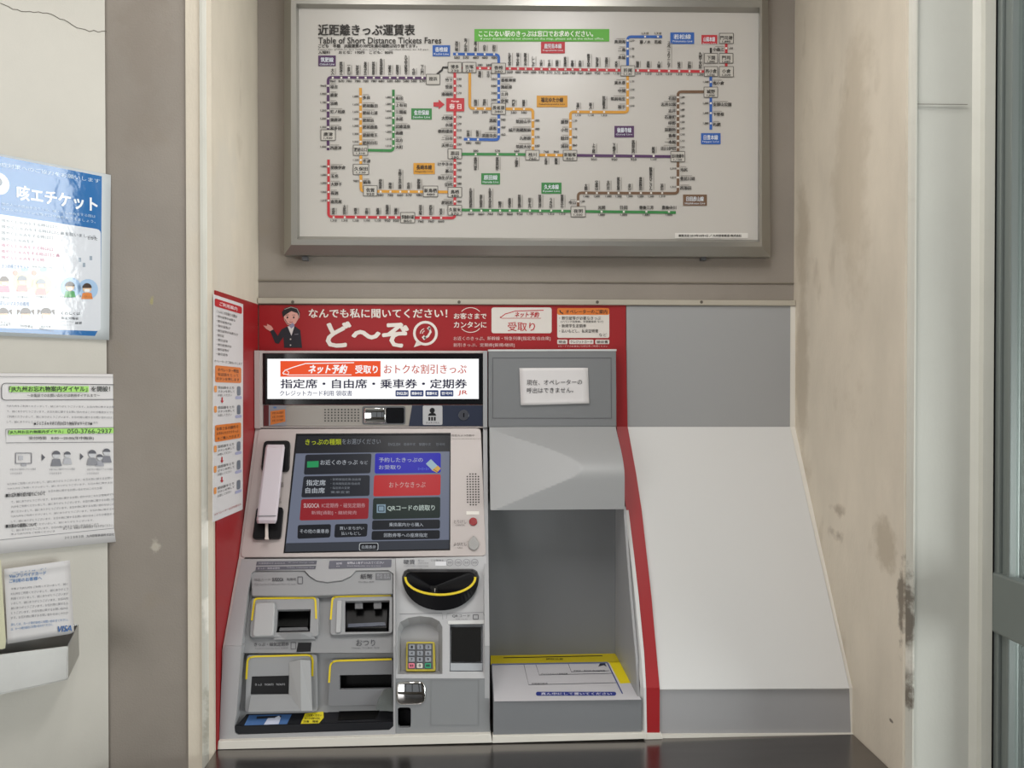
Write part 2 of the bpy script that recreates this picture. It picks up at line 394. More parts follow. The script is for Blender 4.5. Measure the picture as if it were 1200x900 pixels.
ceiling_lamp(.3, .88, .22, .8, 9.5, (1, .99, .985), 'long ceiling lamp fitting on the right above the counter')

# counter
cx0, cx1 = XL - .0, XR
o = prism('steel_counter', [(cx0 + .001, 1.2, ZC - .04), (cx1 - .001, 1.2, ZC - .04), (cx1 - .001, 1.2, ZC), (cx0 + .001, 1.2, ZC)], [(cx0 + .001, YB - .002, ZC - .04), (cx1 - .001, YB - .002, ZC - .04), (cx1 - .001, YB - .002, ZC), (cx0 + .001, YB - .002, ZC)], STEEL)
tag(o, 'dark brushed steel counter top running under the ticket machine', 'counter')
o = box('counter_front', cx0 + .001, cx1 - .001, 1.24, 1.30, 0, ZC - .041, GREYM); tag(o, 'grey panel under the steel counter top', 'panel')
# cream trim strip above the machine wall
box('trim_6', XL + .001, XR - .001, YB - .014, YB - .0005, FP(YB - .014).at(600, 357).z, FP(YB - .014).at(600, 350.5).z, mat('trim_cream', 'b1aa9c', .5, var=.08), kind='structure', bevel=.002)
box('trim_7', XL + .001, XR - .001, YB - .004, YB - .0005, FP(YB).at(600, 330).z - .0015, FP(YB).at(600, 330).z + .0015, mat('seam_dark', '837b6e', .8), kind='structure')
for x in (343, 538, 700, 822):
    v = FP(YB - .014).at(x, 354)
    mk('trim_8', [v + Vector((.004 * math.cos(i), -.0008, .004 * math.sin(i))) for i in [j * math.pi / 4 for j in range(8)]] + [v + Vector((0, -.002, 0))], [[i, (i + 1) % 8, 8] for i in range(8)], crack, kind='structure')

# ---------------------------------------------------------------- fare board
def fare_board():
    PF = FP(YB - .055); PI = FP(YB - .040)
    t = thing('fare_board', 'wide framed short distance fare map board in silver frame on wall', 'board', PI.at(615, 290))
    o4 = [(333, -14), (900, -12), (903, 301), (333, 299)]; m4 = [(341, -6), (893, -4), (893, 289), (341, 287)]; i4 = [(350, 9.5), (889, 15), (888, 281), (351, 277)]
    for k in range(4):
        j = (k + 1) % 4
        a0, a1 = PB0.at(*o4[k]), PB0.at(*o4[j]); b0, b1 = FP(YB - .03).at(*o4[k]), FP(YB - .03).at(*o4[j])
        m0, m1 = PF.at(*m4[k]), PF.at(*m4[j]); q0, q1 = PF.at(*[(m4[k][z] + 2 * i4[k][z]) / 3 for z in (0, 1)]), PF.at(*[(m4[j][z] + 2 * i4[j][z]) / 3 for z in (0, 1)])
        i0, i1 = PI.at(*i4[k]), PI.at(*i4[j])
        r0 = [a0, b0, m0, q0, i0, i0 + Vector((0, .02, 0))]; r1 = [a1, b1, m1, q1, i1, i1 + Vector((0, .02, 0))]
        for r in (r0, r1): r[0] = Vector((r[1].x, YB - .001, r[1].z))
        loft('frame_rail', [r0, r1], ALU, t)
    panel = solid('map_panel', i4, PI, .01, mat('board_face', 'bdb9b3', .3), t, lift=-.0012)
    for x in (357, 825):
        v = FP(YB - .02).at(x, 303); box('mounting_clip', v.x - .006, v.x + .006, YB - .02, YB - .001, v.z - .004, v.z + .005, GREYD, t)
    P = Print(panel, PI, lift=.0)
    K = '26221f'
    COLS = dict(p='4b2a55', o='c98f2c', g='2f7a3c', r='b52a33', b='2558a5', n='6b4f38')
    def tx(s, x0, y0, x1, y1, h=K, b=.035, **k): P.text(s, x0, y0, x1, y1, h, 5, b, **k)
    tx('近距離きっぷ運賃表', 373, 28.5, 486, 41.5, b=.03)
    tx('Table of Short Distance Tickets Fares', 373, 43.6, 517, 51, b=.02)
    tx('こども　半額　JR線運賃の10円未満の端数は切り捨てます。', 373, 51.6, 489, 56.5)
    tx('Fares for children are half the adult fare, rounded down to 10 yen.', 373, 57, 503, 59.2, b=0)
    tx('入場料　　おとな：170円　こども：80円', 373, 59.4, 460, 63.2)
    P.rect(556, 34, 714, 48.6, '5aa83a'); tx('ここにない駅のきっぷは窓口でお求めください。', 561, 36, 695, 43, 'f0f4ea', .02)
    tx('If your destination is not shown on the map, please ask at the ticket office.', 563, 44, 708, 47.3, 'e0ecd8', 0)
    for s, e, x0, y0, x1, y1, c in (('筑肥線', 'Chikuhi Line', 373, 65, 393.5, 77.5, 'p'), ('香椎線', 'Kashii Line', 507, 53, 527.5, 66, 'b'), ('佐世保線', 'Sasebo Line', 482, 127, 506, 140, 'g'), ('長崎本線', 'Nagasaki Line', 484.5, 191, 509.5, 204, 'o'), ('原田線', 'Haruda Line', 564, 203, 586, 216, 'g'), ('鹿児島本線', 'Kagoshima Line', 634, 49, 662, 62.5, 'r'), ('若松線', 'Wakamatsu Line', 785.5, 38, 813.5, 51.5, 'b'), ('山陽本線', 'Sanyo Line', 822, 41, 840.5, 51.5, 'r'), ('福北ゆたか線', 'Fukuhokuyutaka Line', 629, 112, 665, 125.5, 'o'), ('後藤寺線', 'Gotoji Line', 720, 147.5, 743, 161, 'p'), ('日豊本線', 'Nippo Line', 821.5, 156, 844.5, 169, 'b'), ('久大本線', 'Kyudai Line', 634.5, 214, 658, 227, 'g'), ('日田彦山線', 'Hitahikosan Line', 800.5, 228, 828.5, 241, 'n')):
        P.rect(x0, y0, x1, y1, COLS[c]); tcol = K if c == 'o' else 'd9dfe6'
        w_ = x1 - x0; tx(s, x0 + w_ * .14, y0 + 2.2, x1 - w_ * .14, y0 + 7.8, tcol, .02); tx(e, x0 + w_ * .08, y0 + 9, x1 - w_ * .08, y0 + 11.4, tcol, 0)
    def rl(pts, c):
        out = [pts[0]]
        for i in range(1, len(pts) - 1):
            a, b, d = Vector(pts[i - 1]), Vector(pts[i]), Vector(pts[i + 1]); r = 4
            p, q = b + (a - b).normalized() * r, b + (d - b).normalized() * r
            for k in range(5):
                u = k / 4; out.append(tuple(p * (1 - u) ** 2 + b * 2 * u * (1 - u) + q * u * u))
        out.append(pts[-1]); P.line(out, 3.2, COLS[c], 2)
    rl([(500, 91.5), (384.5, 90.5), (384.5, 176)], 'p')
    rl([(422.5, 103), (423, 224), (530, 225)], 'o'); rl([(461, 105), (461, 176.5), (430, 176)], 'g')
    rl([(533, 78), (533, 255.5), (385, 254), (385, 187)], 'r'); rl([(540, 79.5), (827, 83.8)], 'r')
    rl([(531, 63.2), (584.5, 64), (584.5, 163.8), (543.5, 163)], 'b')
    rl([(550.5, 80), (550.5, 127), (624.5, 128), (624.5, 181.5), (668.5, 182), (668.5, 131), (735.5, 131.5), (735.5, 84)], 'o')
    rl([(735.5, 84), (735.5, 43), (776, 43)], 'b'); rl([(540, 180.5), (620, 181)], 'g'); rl([(675, 182), (790, 183.5)], 'p')
    rl([(828, 107.5), (794.5, 107.5), (794.5, 226.5), (677.5, 226), (677.5, 245)], 'n')
    rl([(540, 246), (792, 249)], 'g'); rl([(833, 84), (833, 152)], 'b'); rl([(851, 45), (851, 84)], 'r')
    P.line([(512, 87), (518, 82), (519, 79), (526, 79)], 2.4, K); P.line([(558, 80), (577, 80)], 1.2, K, 1)
    P.line([(833, 56), (833, 62)], 2.4, K)
    def up(names, xs, yl, fare, dy=1, side=1):
        """station names stacked above (side 1) or below a level line; fare figures on the other side"""
        for s, x, f in zip(names, xs, fare):
            yy = yl(x) if callable(yl) else yl; hgt = 3.9 * len(s)
            P.rect(x - 1.1, yy - 1.1, x + 1.1, yy + 1.1, 'd6d2ca', 3)
            if side > 0:
                tx(s, x - 2.1, yy - 3.2 - hgt, x + 1.5, yy - 3.2, vert=True); tx(f, x - 3.4, yy + 2.6, x + 3.4, yy + 5.4)
                P.line([(x + 3.1, yy - 3.5 - hgt * .95), (x + 3.1, yy - 3.5)], .7, '8a857d', 2)
            else:
                tx(s, x - 2.1, yy + 3.2, x + 1.5, yy + 3.2 + hgt, vert=True); tx(f, x - 3, yy - 5.2, x + 3, yy - 2.6)
                P.line([(x + 3.1, yy + 3.5), (x + 3.1, yy + 3.5 + hgt * .95)], .7, '8a857d', 2)
    def dn(names, ys, xl, fare, side=1):
        """names beside an upright line: side 1 name on the right"""
        for s, y, f in zip(names, ys, fare):
            P.rect(xl - 1.1, y - 1.1, xl + 1.1, y + 1.1, 'd6d2ca', 3); wd = 4.3 * len(s) if len(s) > 1 else 5
            if side > 0: tx(s, xl + 2.6, y - .8, xl + 2.6 + wd, y + 3.4); tx(f, xl - 9, y - 1.2, xl - 2.6, y + 1.4); P.line([(xl + 2.8, y - 2.2), (xl + 2.8 + wd * .8, y - 2.2)], .6, '8a857d', 2)
            else: tx(s, xl - 2.6 - wd, y - .8, xl - 2.6, y + 3.4); tx(f, xl + 2.6, y - 1.2, xl + 7.8, y + 1.4); P.line([(xl - 2.8 - wd * .8, y - 2.2), (xl - 2.8, y - 2.2)], .6, '8a857d', 2)
    S = str.split
    up(S('下山門 今宿 九大学研都市 周船寺 波多江 糸島高校前 筑前前原 美咲が丘 加布里 一貴山 筑前深江 大入'), [495, 485, 476, 466, 457, 447, 438, 428.5, 419, 409, 400, 390], 91, S('530 580 580 680 680 680 780 780 780 780 870 960'))
    dn(S('福吉 鹿家 浜崎 虹ノ松原 東唐津 和多田'), [100.5, 110, 120, 129.5, 139, 149], 384.5, S('960 1,080 1,180 1,250 1,250 1,350')); dn(['西唐津'], [172], 384.5, ['1,430'])
    dn(S('多良 肥前飯田 肥前七浦 肥前浜 肥前鹿島 肥前竜王 肥前白石'), [113, 122.5, 131, 139.5, 147.5, 157, 166], 422.6, S('1,880 1,650 1,650 1,500 1,500 1,300 1,310'))
    dn(S('有田 上有田 三間坂 永尾 武雄温泉 高橋 北方 大町'), [114, 122, 130, 138, 147, 154.5, 163, 171], 461, S('1,880 1,880 1,650 1,530 1,500 1,500 1,310 1,310'))
    dn(['牛津'], [187.5], 422.8, ['1,150']); dn(['鍋島'], [212], 423, ['980'])
    up(S('伊賀屋 神埼 吉野ヶ里公園 中原 肥前麓'), [446, 457.5, 469, 479, 491], 224.6, S('980 780 660 570 480'))
    dn(S('竹下 笹原 南福岡'), [92.5, 100.5, 109], 533, S('230 170 170'), -1)
    dn(S('大野城 水城 都府楼南 二日市 天拝山'), [137, 145, 152.5, 161, 169], 533, S('170 170 210 230 230'), -1)
    dn(S('けやき台 基山 弥生が丘 田代'), [191, 199, 207, 215], 533, S('280 280 380 380'), -1); dn(['肥前旭'], [236], 533, ['480'], -1)
    up(S('荒木 西牟田 羽犬塚'), [517, 505, 493], 255.3, S('660 760 760')); up(S('瀬高 南瀬高 渡瀬 吉野 銀水 大牟田 荒尾'), [464, 454, 443, 430, 417, 404, 391], 254.6, S('950 950 1,130 1,150 1,150 1,310 1,310'))
    dn(S('南荒尾 長洲 大野下 玉名 肥後伊倉'), [235, 225, 214.5, 205, 195], 385, S('1,310 1,300 1,500 1,680 1,680'))
    up(S('箱崎 千早'), [562.5, 572.5], 80, S('280 280'), side=-1)
    yl = lambda x: 80 + (x - 570) * .0142
    up(S('九産大前 福工大前 新宮中央 ししぶ 古賀 千鳥 福間 東福間 東郷 赤間 教育大前 海老津 遠賀川 水巻'), [597.5, 607, 616, 625, 634.5, 644, 653, 662.5, 671, 680, 690, 700, 711, 722.5], yl, S('380 480 480 480 570 570 570 660 760 760 860 950 1,130 1,130'))
    up(S('陣原 黒崎 八幡 スペースワールド 枝光 戸畑 九州工大前'), [747.5, 760, 772.5, 784, 796, 808, 821], yl, S('1,310 1,310 1,310 1,310 1,310 1,310 1,500'))
    up(S('西戸崎 海ノ中道 雁ノ巣 奈多 和白'), [535.5, 546, 557.5, 568, 579], 63.5, S('580 570 480 480 480'))
    dn(S('香椎神宮 舞松原 土井 伊賀'), [92.5, 100.5, 109, 117], 584.5, S('380 380 380 380')); dn(S('酒殿 須恵 須恵中央'), [140, 149, 157.5], 584.5, S('380 460 460'), -1)
    up(S('宇美 新原'), [549, 560], 163.4, S('480 480')); up(S('柚須 原町'), [557.5, 568], 127.3, S('280 280')); up(S('門松 篠栗'), [602, 614], 127.8, S('380 380'))
    dn(S('筑前山手 城戸南蔵院前 九郎原 筑前大分'), [141, 151, 160.5, 170.5], 624.5, S('480 480 570 660'), -1)
    up(S('天道 飯塚'), [640, 652], 181.7, S('760 860'), side=-1)
    dn(S('勝野 小竹 鯰田 浦田'), [141.5, 151, 160.5, 170], 668.5, S('1,130 1,130 860 860'), -1)
    up(S('直方 新入 筑前植木'), [677.5, 692.5, 708], 131.2, S('1,130 1,130 1,310')); dn(S('鞍手 筑前垣生 中間 東水巻'), [124, 114.5, 105, 95.5], 735.5, S('1,310 1,310 1,310 1,130'), -1)
    dn(S('本城 二島 奥洞海'), [66, 57, 47.5], 735.5, S('1,130 1,130 1,310'), -1)
    for s, x in (('藤ノ木', 756), ('若松', 771)):
        P.rect(x - 1.1, 42, x + 1.1, 44, 'd6d2ca', 3); tx(s, x - 2.1 * len(s), 47, x + 2.1 * len(s), 51.2); tx('1,310', x - 4, 37.8, x + 4, 40.5)
    up(S('筑前山家 筑前内野 上穂波'), [557.5, 583, 605.5], 180.8, S('380 570 660'), side=-1)
    up(S('上三緒 下鴨生 筑前庄内 船尾'), [696, 720, 742.5, 766], 182.8, S('950 950 950 1,130'))
    dn(S('石田 志井公園 志井 石原町 呼野 採銅所 香春 一本松 田川伊田'), [114, 121, 128.5, 136, 143, 150.5, 157.5, 165, 172.5], 794.5, S('1,680 1,680 1,680 1,500 1,500 1,500 1,310 1,310 1,310'), -1)
    dn(S('池尻 豊前川崎 西添田'), [197.5, 208, 219], 794.5, S('1,310 1,310 1,310'))
    up(S('添田 歓遊舎ひこさん 豊前桝田 彦山 筑前岩屋 大行司 宝珠山 大鶴'), [776, 763, 751, 738, 725, 713, 699.5, 687], 226.2, S('1,310 1,500 1,500 1,500 1,500 1,680 1,680 1,680'))
    dn(['今山'], [236], 677.5, ['1,500'], -1)
    up(S('久留米高校前 南久留米 久留米大学前 御井 善導寺 筑後草野 田主丸 筑後吉井 うきは 筑後大石'), [552, 564, 574.5, 586, 597.5, 609, 621, 633, 646, 659], 246.8, S('660 660 760 760 860 950 1,130 1,130 1,310 1,310'))
    for s, x in (('光岡', 705), ('日田', 731), ('豊後三芳', 757.5), ('豊後中川', 784)):
        P.rect(x - 1.1, 247, x + 1.1, 249.2, 'd6d2ca', 3); tx(s, x - 2.1 * len(s), 241, x + 2.1 * len(s), 245.4); tx('1,880', x - 4, 250.6, x + 4, 253.2)
    dn(['南小倉'], [96], 833, ['1,500']); dn(S('安部山公園 下曽根 朽網'), [121, 132.5, 144.5], 833, S('1,680 1,680 1,880')); dn(['小森江'], [56.5], 851, ['1,650'], -1)
    for s, f, x0, y0, x1, y1 in (('姪浜', '', 499.5, 87, 515.5, 99), ('博多', '230', 525, 73, 541, 85), ('吉塚', '230', 542, 73, 558, 85), ('香椎', '380', 576, 74, 592.5, 86), ('長者原', '380', 576, 121, 592.5, 134), ('唐津', '1,430', 376, 152, 393, 164.5), ('肥前山口', '1,310', 414, 170, 431, 182), ('久保田', '1,130', 414, 192.5, 432, 204.5), ('佐賀', '950', 426, 217.5, 442, 229.5), ('新鳥栖', '480', 496, 218, 513, 230.5), ('原田', '280', 525, 174.5, 541, 186), ('鳥栖', '480', 525, 219.5, 541, 231), ('久留米', '570', 525, 240.5, 541, 252), ('筑後船小屋', '860', 469.5, 249, 486, 261), ('桂川', '760', 616, 176, 632, 187.5), ('新飯塚', '860', 660, 176, 676, 188), ('折尾', '1,130', 727.5, 77, 744, 89), ('田川後藤寺', '1,130', 786, 177.5, 802.5, 189.5), ('夜明', '1,500', 669, 242, 686, 254), ('西小倉', '1,500', 825.5, 78, 841, 89.5), ('小倉', '1,500', 843, 78, 859.5, 90), ('門司', '1,680', 843, 62.5, 859, 74), ('門司港', '1,880', 843, 39, 859.5, 51), ('下関', '1,880', 825.5, 62.5, 841, 74), ('城野', '1,500', 825, 102, 841, 114)):
        P.rect(x0, y0, x1, y1, 'b9b5ad', 3); P.frame(x0, y0, x1, y1, .7, '4a4642', 4)
        tx(s, x0 + (3.2 if len(s) == 2 else 1.2), y0 + 3, x1 - (3.2 if len(s) == 2 else 1.2), y0 + 7.6, b=.03)
        if f: tx(f, x0 + 3.5, y0 + 8.6, x1 - 3.5, y0 + 11.2)
    P.rect(523, 115, 544, 130.5, COLS['r'], 4); tx('春 日', 526.5, 121.5, 540.5, 127.8, 'e6d9d5', .02); tx('Kasuga', 529, 117.5, 538, 120, 'e6d9d5')
    P.poly([(508, 119.8), (514, 119.8), (514, 116.6), (521, 122.4), (514, 128), (514, 125), (508, 125)], COLS['r'], 2)
    for x in (377, 418, 474): pass
    P.rect(791, 273, 876.5, 279, 'd8d5cf', 2); tx('運賃改定 2019年10月1日 ／ 九州旅客鉄道 株式会社', 795, 274.7, 869, 277.6)
fare_board()

# ---------------------------------------------------------------- left wall papers
def sheet(name, q, pl, lift, m, parent, curl=.006, th=.0006, nx=10, ny=12, lo=0, hi=0, ra=0):
    """thin paper, its four px corners, with softly lifting edges"""
    rows = []
    for j in range(ny + 1):
        for i in range(nx + 1):
            u, v = i / nx, j / ny
            x = (q[0][0] * (1 - u) + q[1][0] * u) * (1 - v) + (q[3][0] * (1 - u) + q[2][0] * u) * v
            y = (q[0][1] * (1 - u) + q[1][1] * u) * (1 - v) + (q[3][1] * (1 - u) + q[2][1] * u) * v
            e = max(0, u - .93) / .07 * ra + max(0, .04 - v) / .04 * lo + max(0, v - .96) / .04 * hi
            rows.append(pl.at(x, y, lift + curl * e))
    n = len(rows); W = nx + 1; Fs = []
    for j in range(ny):
        for i in range(nx):
            a = j * W + i; Fs += [[a, a + 1, a + 1 + W, a + W], [a + n, a + W + n, a + 1 + W + n, a + 1 + n]]
    per = [i for i in range(W)] + [j * W + nx for j in range(1, ny + 1)] + [ny * W + i for i in range(nx - 1, -1, -1)] + [j * W for j in range(ny - 1, 0, -1)]
    Fs += [[per[k], per[(k + 1) % len(per)], per[(k + 1) % len(per)] + n, per[k] + n] for k in range(len(per))]
    return mk(name, rows + [p - pl.n * th for p in rows], Fs, m, parent, smooth=True)
def left_papers():
    # blue laminated cough etiquette poster
    FILM = mat('laminate_edge', 'cfd6da', .07, bump=.3, bs=24, coat=1)
    PQ = LEFT
    t = thing('etiquette_poster', 'blue laminated cough etiquette poster with strong glare, high on left wall', 'poster', LEFT.at(60, 393))
    q = [(-40, 172.5), (130, 205), (128, 398.5), (-40, 392)]
    sheet('laminated_sheet', q, PQ, .004, FILM, t, curl=.002, ra=1, hi=.5)
    P = Print(t, PQ, 'film', lift=.0045)
    P.poly([(-40, 175), (126.5, 208), (125, 394.5), (-40, 388.5)], '2b6cab', 1)
    P.poly(rquad([(-40, 245), (118, 269), (118, 388), (-40, 383)], 5), 'dcdfe6', 2)
    def s(x): return .2 * x
    def tl(tx, x0, y0, x1, h, c, bold=0, k=.17):
        P.text(tx, x0, y0 + k * x0, x1, y0 + h + k * x0, c, 4, bold, sk=(0, k * (x1 - x0)))
    tl('感染症対策へのご協力をお願いします', -14, 190, 117, 5, 'c8dcf0', .01, .17)
    tl('咳エチケット', 20, 213.5, 114, 17, 'eef4fa', .035, .16)
    P.poly([(x, y + .17 * (x + 2)) for x, y in circ(-2, 215, 13, 20)], 'eef4fa', 3)
    P.poly([(x, y + .17 * (x + 2)) for x, y in circ(-2, 213, 5, 12)], '5b6470', 4)
    tl('他の人への感染を防ぐため、咳・くしゃみをする際は', 2, 236.5, 112, 3.4, 'b8d0e8', 0, .14)
    tl('マスクやティッシュ等で口や鼻をおさえましょう。', 2, 242.5, 112, 3.4, 'b8d0e8', 0, .14)
    for i, (wd, c) in enumerate(((68, '6a7078'), (112, '6a7078'), (62, '6a7078'), (40, '6a7078'), (62, 'c05078'), (70, 'c05078'), (52, 'c05078'))):
        tl('咳やくしゃみをする時は口と鼻を覆いましょう'[:max(5, wd // 5)], 2, 256 + 7.2 * i, wd, 4, c, 0, .12 - .008 * i)
    tl('３つの咳エチケット', 2, 309, 34, 5, '4a78b0', .01, .06); tl('電車や職場、学校など人が集まるところでやろう', 38, 309, 62, 2.4, '6a7078', 0, .06)
    # rows of little people
    def person(cx, cy, r, top, hair, blob=None):
        if blob: P.poly(circ(cx + 1, cy + 1, r * 2.3, 18), blob, 3)
        P.poly([(cx - r * 1.3, cy + r * 2.4), (cx - r, cy + r), (cx + r, cy + r), (cx + r * 1.3, cy + r * 2.4)], top, 4)
        P.poly(circ(cx, cy, r, 14), 'e8c4a4', 5); P.poly([(cx + r * 1.08 * math.cos(a), cy - .1 * r + r * 1.1 * math.sin(a)) for a in [R(180 + 20 * i) for i in range(10)]], hair, 6)
        P.rect(cx - r * .6, cy + .15 * r, cx + r * .6, cy + r * .8, 'f2f2f2', 6)
    for cx, cy, tp, hr, bl in ((5, 330, 'd98aa0', '5a4238', None), (26, 329, 'e79a9a', '8a8f98', 'f2e7b8'), (48, 333, 'e79a9a', '9aa0a8', 'f2e7b8'), (82, 336, '5aa866', '4a3a33', 'a9c6e6'), (102, 338, 'e08a4a', '4a3a33', 'a9c6e6')):
        person(cx, cy, 5.2, tp, hr, bl)
    for cx in (27, 49): P.poly(circ(cx - 9, 320 - .0 * cx, 3, 12), 'e2a090', 4); P.poly(circ(cx + 2, 316, 4, 12, 2.4), 'a8c8da', 4)
    for x0 in (-2, 20, 42, 70, 93):
        tl('手で覆わない', x0, 347 - .05 * x0, x0 + 15, 2.4, '5a6068', 0, .04)
    tl('正しいマスクの着用', 0, 352.5, 34, 5, '4a78b0', .01, .04)
    for i, cx in enumerate((4, 30, 54)):
        P.poly([(cx + 6.5 * math.cos(a), 367.5 + 7 * math.sin(a)) for a in [R(180 + 20 * k) for k in range(10)]], '4d352c', 4)
        for sg in (-1, 1): P.poly([(cx + sg * 6, 364), (cx + sg * 10, 362.5), (cx + sg * 10, 369)], '4d352c', 4)
        P.rect(cx - 5, 367, cx + 5, 373, 'e8c4a4', 4); P.rect(cx - 4.4, 369.5, cx + 4.4, 374, 'c9dcea', 5)
        tl(('鼻と口を', 'ゴムひもを', '隙間がないよう')[i], cx - 8, 376, cx + 9, 2.5, '5a6068'); tl('両方を覆う', cx - 6, 379.5, cx + 8, 2.4, '5a6068', 0, .04)
    tl('くわしくは', 72, 363, 94, 3.6, '30343a', .01, .03); tl('厚生労働省', 72, 369, 92, 3, '30343a', .01, .03)
    P.frame(71, 377, 86, 381, .5, '80858c'); tl('検索', 88, 377, 96, 3, '30343a', .01, 0)
    tl('しかた', 103, 262, 114, 4, '30343a', .01, .14)
    for a_, b_ in ((92, 302), (97, 308), (105, 300)): P.rect(a_, b_, a_ + 3, b_ + 5, '9aa6b4', 3)
    # white printed notice
    q = [(-30, 437), (150.5, 438.5), (149, 633.5), (-30, 652)]
    PN = Plane(LEFT.at(150, 540, .006), LEFT.n)
    t = thing('lost_property_notice', 'white printed notice with green highlighted lines, taped below the blue poster', 'notice', LEFT.at(60, 645))
    sheet('paper', q, PN, 0, PAPER, t, curl=.004, ra=.5, hi=.7)
    P = Print(t, PN, 'paper', lift=.0012)
    G = 'a4dc6e'
    P.line([(-30, 441), (143, 442), (143, 618), (-30, 636)], .6, '6a6a70')
    fr = rquad([(2, 449), (141, 451), (141, 468), (2, 469)], 5); P.line(fr + [fr[0]], .8, '3a3a40')
    P.rect(11, 452.5, 104, 459.5, G); P.text('「JR九州お忘れ物案内ダイヤル」を開設！', 11, 452.6, 129, 459.8, '26302a', 4, .02)
    P.text('～お電話でのお問い合わせは専用ダイヤルまで～', 32, 461.5, 117, 465.2, '26262a', 4, .015)
    body = '平素よりJR九州をご利用くださいまして、誠にありがとうございます。お忘れ物に関するお問い合わせはこのたび専用ダイヤルを開設いたしました。'
    def para(y0, n, x0=8, x1=134, h=2.7, st=6.1, sl=0, last=1.0, c='6a6a70'):
        for i in range(n):
            e = x1 if i < n - 1 else x0 + (x1 - x0) * last
            k = int((e - x0) / 3.1); o = random.randrange(0, 20)
            P.text((body * 2)[o:o + k], x0, y0 + i * st, e, y0 + i * st + h, c, 4, 0, sk=(0, sl * (e - x0)))
    para(474.5, 4, last=.85, sl=.01)
    P.text('■２０１８年４月１日(日)より開始するサービス■', 40, 495, 108, 498.6, '26262a', 4, .02)
    P.line([(7, 503), (136, 501), (136, 518), (7, 519), (7, 503)], .6, '4a4a50')
    P.poly([(10, 504.2), (133, 501), (133, 507.5), (10, 509.5)], G, 2); P.text('「JR九州お忘れ物案内ダイヤル」', 10, 504.6, 74, 509, '26302a', 4, .02, sk=(0, -1)); P.text('050-3766-2937', 79, 502.6, 131, 508, '26302a', 4, .015)
    P.text('受付時間　8:00～20:00(年中無休)', 34, 511.5, 110, 515.8, '26262a', 4, .015)
    P.frame(18.5, 531, 37, 543, 1, '7a7a80'); P.rect(22, 534, 27, 539, 'b4b4ba', 2); P.rect(25, 543, 31, 546, 'a0a0a6', 2)
    for x, y in ((49, 532), (94, 531)): P.poly([(x, y), (x + 4, y + 4), (x, y + 8)], '55555c', 2)
    def greyman(cx, cy, r, c):
        P.poly([(cx - r * 1.5, cy + r * 3), (cx - r, cy + r * 1.1), (cx + r, cy + r * 1.1), (cx + r * 1.5, cy + r * 3)], c, 2); P.poly(circ(cx, cy, r, 14), 'c4c4c8', 3)
        P.poly([(cx + r * 1.1 * math.cos(a), cy - .1 * r + r * math.sin(a)) for a in [R(180 + 20 * k) for k in range(10)]], '5a5a62', 4)
    greyman(66, 533, 4.4, '77777e'); greyman(79, 533, 3.6, 'b0b0b6'); greyman(108, 532, 4.4, '88888e'); greyman(117, 536, 3.4, '9c9ca4'); greyman(125, 530, 4, '7c7c84')
    for x0 in (12, 58, 102): P.text('お客さまより専用ダイヤルへお電話', x0, 549, x0 + 30, 551.4, '808086', 4, 0, sk=(0, -.6)); P.text('いただきます', x0, 553.5, x0 + 14, 556, '808086', 4, 0)
    para(566, 3, 9, 132, sl=-.06, last=.9, st=5.6, c='7a7a80')
    P.text('■お忘れ物の受け取りについて', 7, 578.5, 53, 583, '1e1e22', 4, .025, sk=(0, -2.5))
    para(587, 6, 13, 134, sl=-.075, st=5.7, last=.8)
    P.text('■お預かり期間について', 7, 614.5, 43, 619, '1e1e22', 4, .025, sk=(0, -2.2)); para(620.5, 2, 13, 116, sl=-.075, st=4.5, last=.5)
    P.text('詳しくは、係員または駅係員までおたずねください。', 74, 618, 133, 621, '2a2a30', 4, 0, sk=(0, -4)); P.text('２０１８年３月　九州旅客鉄道株式会社', 76, 628.5, 134, 631.6, '3a3a40', 4, 0, sk=(0, -4))
    # steel tray on the wall and the card-payment slip standing in it
    OUT = .075
    t = thing('steel_tray', 'brushed steel wall tray at lower left holding the slip', 'tray', LEFT.at(40, 810, .03))
    fr_ = [(-40, 772), (79, 757), (79, 795.5), (-40, 822)]
    bk = [(-40, 760), (91, 731), (92, 768), (-40, 800)]
    TR = mat('tray_steel', 'a9a7a4', .28, metal=.9, var=.05, vs=20)
    f = [LEFT.at(x, y, OUT) for x, y in fr_]
    prism('front_lip', f, [v - LEFT.n * .002 for v in f], TR, t, bevel=.0006)
    e0 = LEFT.at(91, 732, .001); e1 = LEFT.at(92, 768, .001)
    V = [f[1], f[2], e1, e0]; prism('end_plate', V, [v + dL * .0015 for v in V], TR, t)
    V = [f[3], f[2], e1, LEFT.at(-40, 799, .001)]; prism('tray_floor', V, [v - Vector((0, 0, .0015)) for v in V], TR, t)
    b4 = [LEFT.at(x, y, .002) for x, y in bk]; prism('back_plate', b4, [v - LEFT.n * .0015 for v in b4], TR, t)
    PS = Plane(LEFT.at(45, 700, .03), LEFT.n)
    t = thing('payment_slip', 'white card payment slip with blue heading, standing in the steel tray', 'leaflet', LEFT.at(45, 752, .03))
    sheet('paper', [(5, 667), (82, 656.5), (87, 742), (9, 754.5)], PS, 0, PAPER, t, curl=.008, lo=1, ra=-.4)
    B = '2f6ea8'; P = Print(t, PS, lift=.0012)
    for s_, y, x1 in (('Visaデビットカード・', 667.5, 54), ('Visaプリペイドカード', 673, 54), ('ご利用のお客様へ', 679, 49)): P.text(s_, 11, y, x1, y + 4.4, B, 4, .02, sk=(0, -4))
    for i in range(7): P.text((body * 2)[i * 5:i * 5 + 22], 13, 689 + 5.6 * i, 80, 692 + 5.6 * i, '606068', 4, 0, sk=(0, -6))
    for i in range(2): P.text('詳しくは、カード発行会社にお問い合わせください。'[i * 3:], 13, 730.5 + 5.5 * i, 80 - 18 * i, 733.6 + 5.5 * i, B, 4, .01, sk=(0, -6))
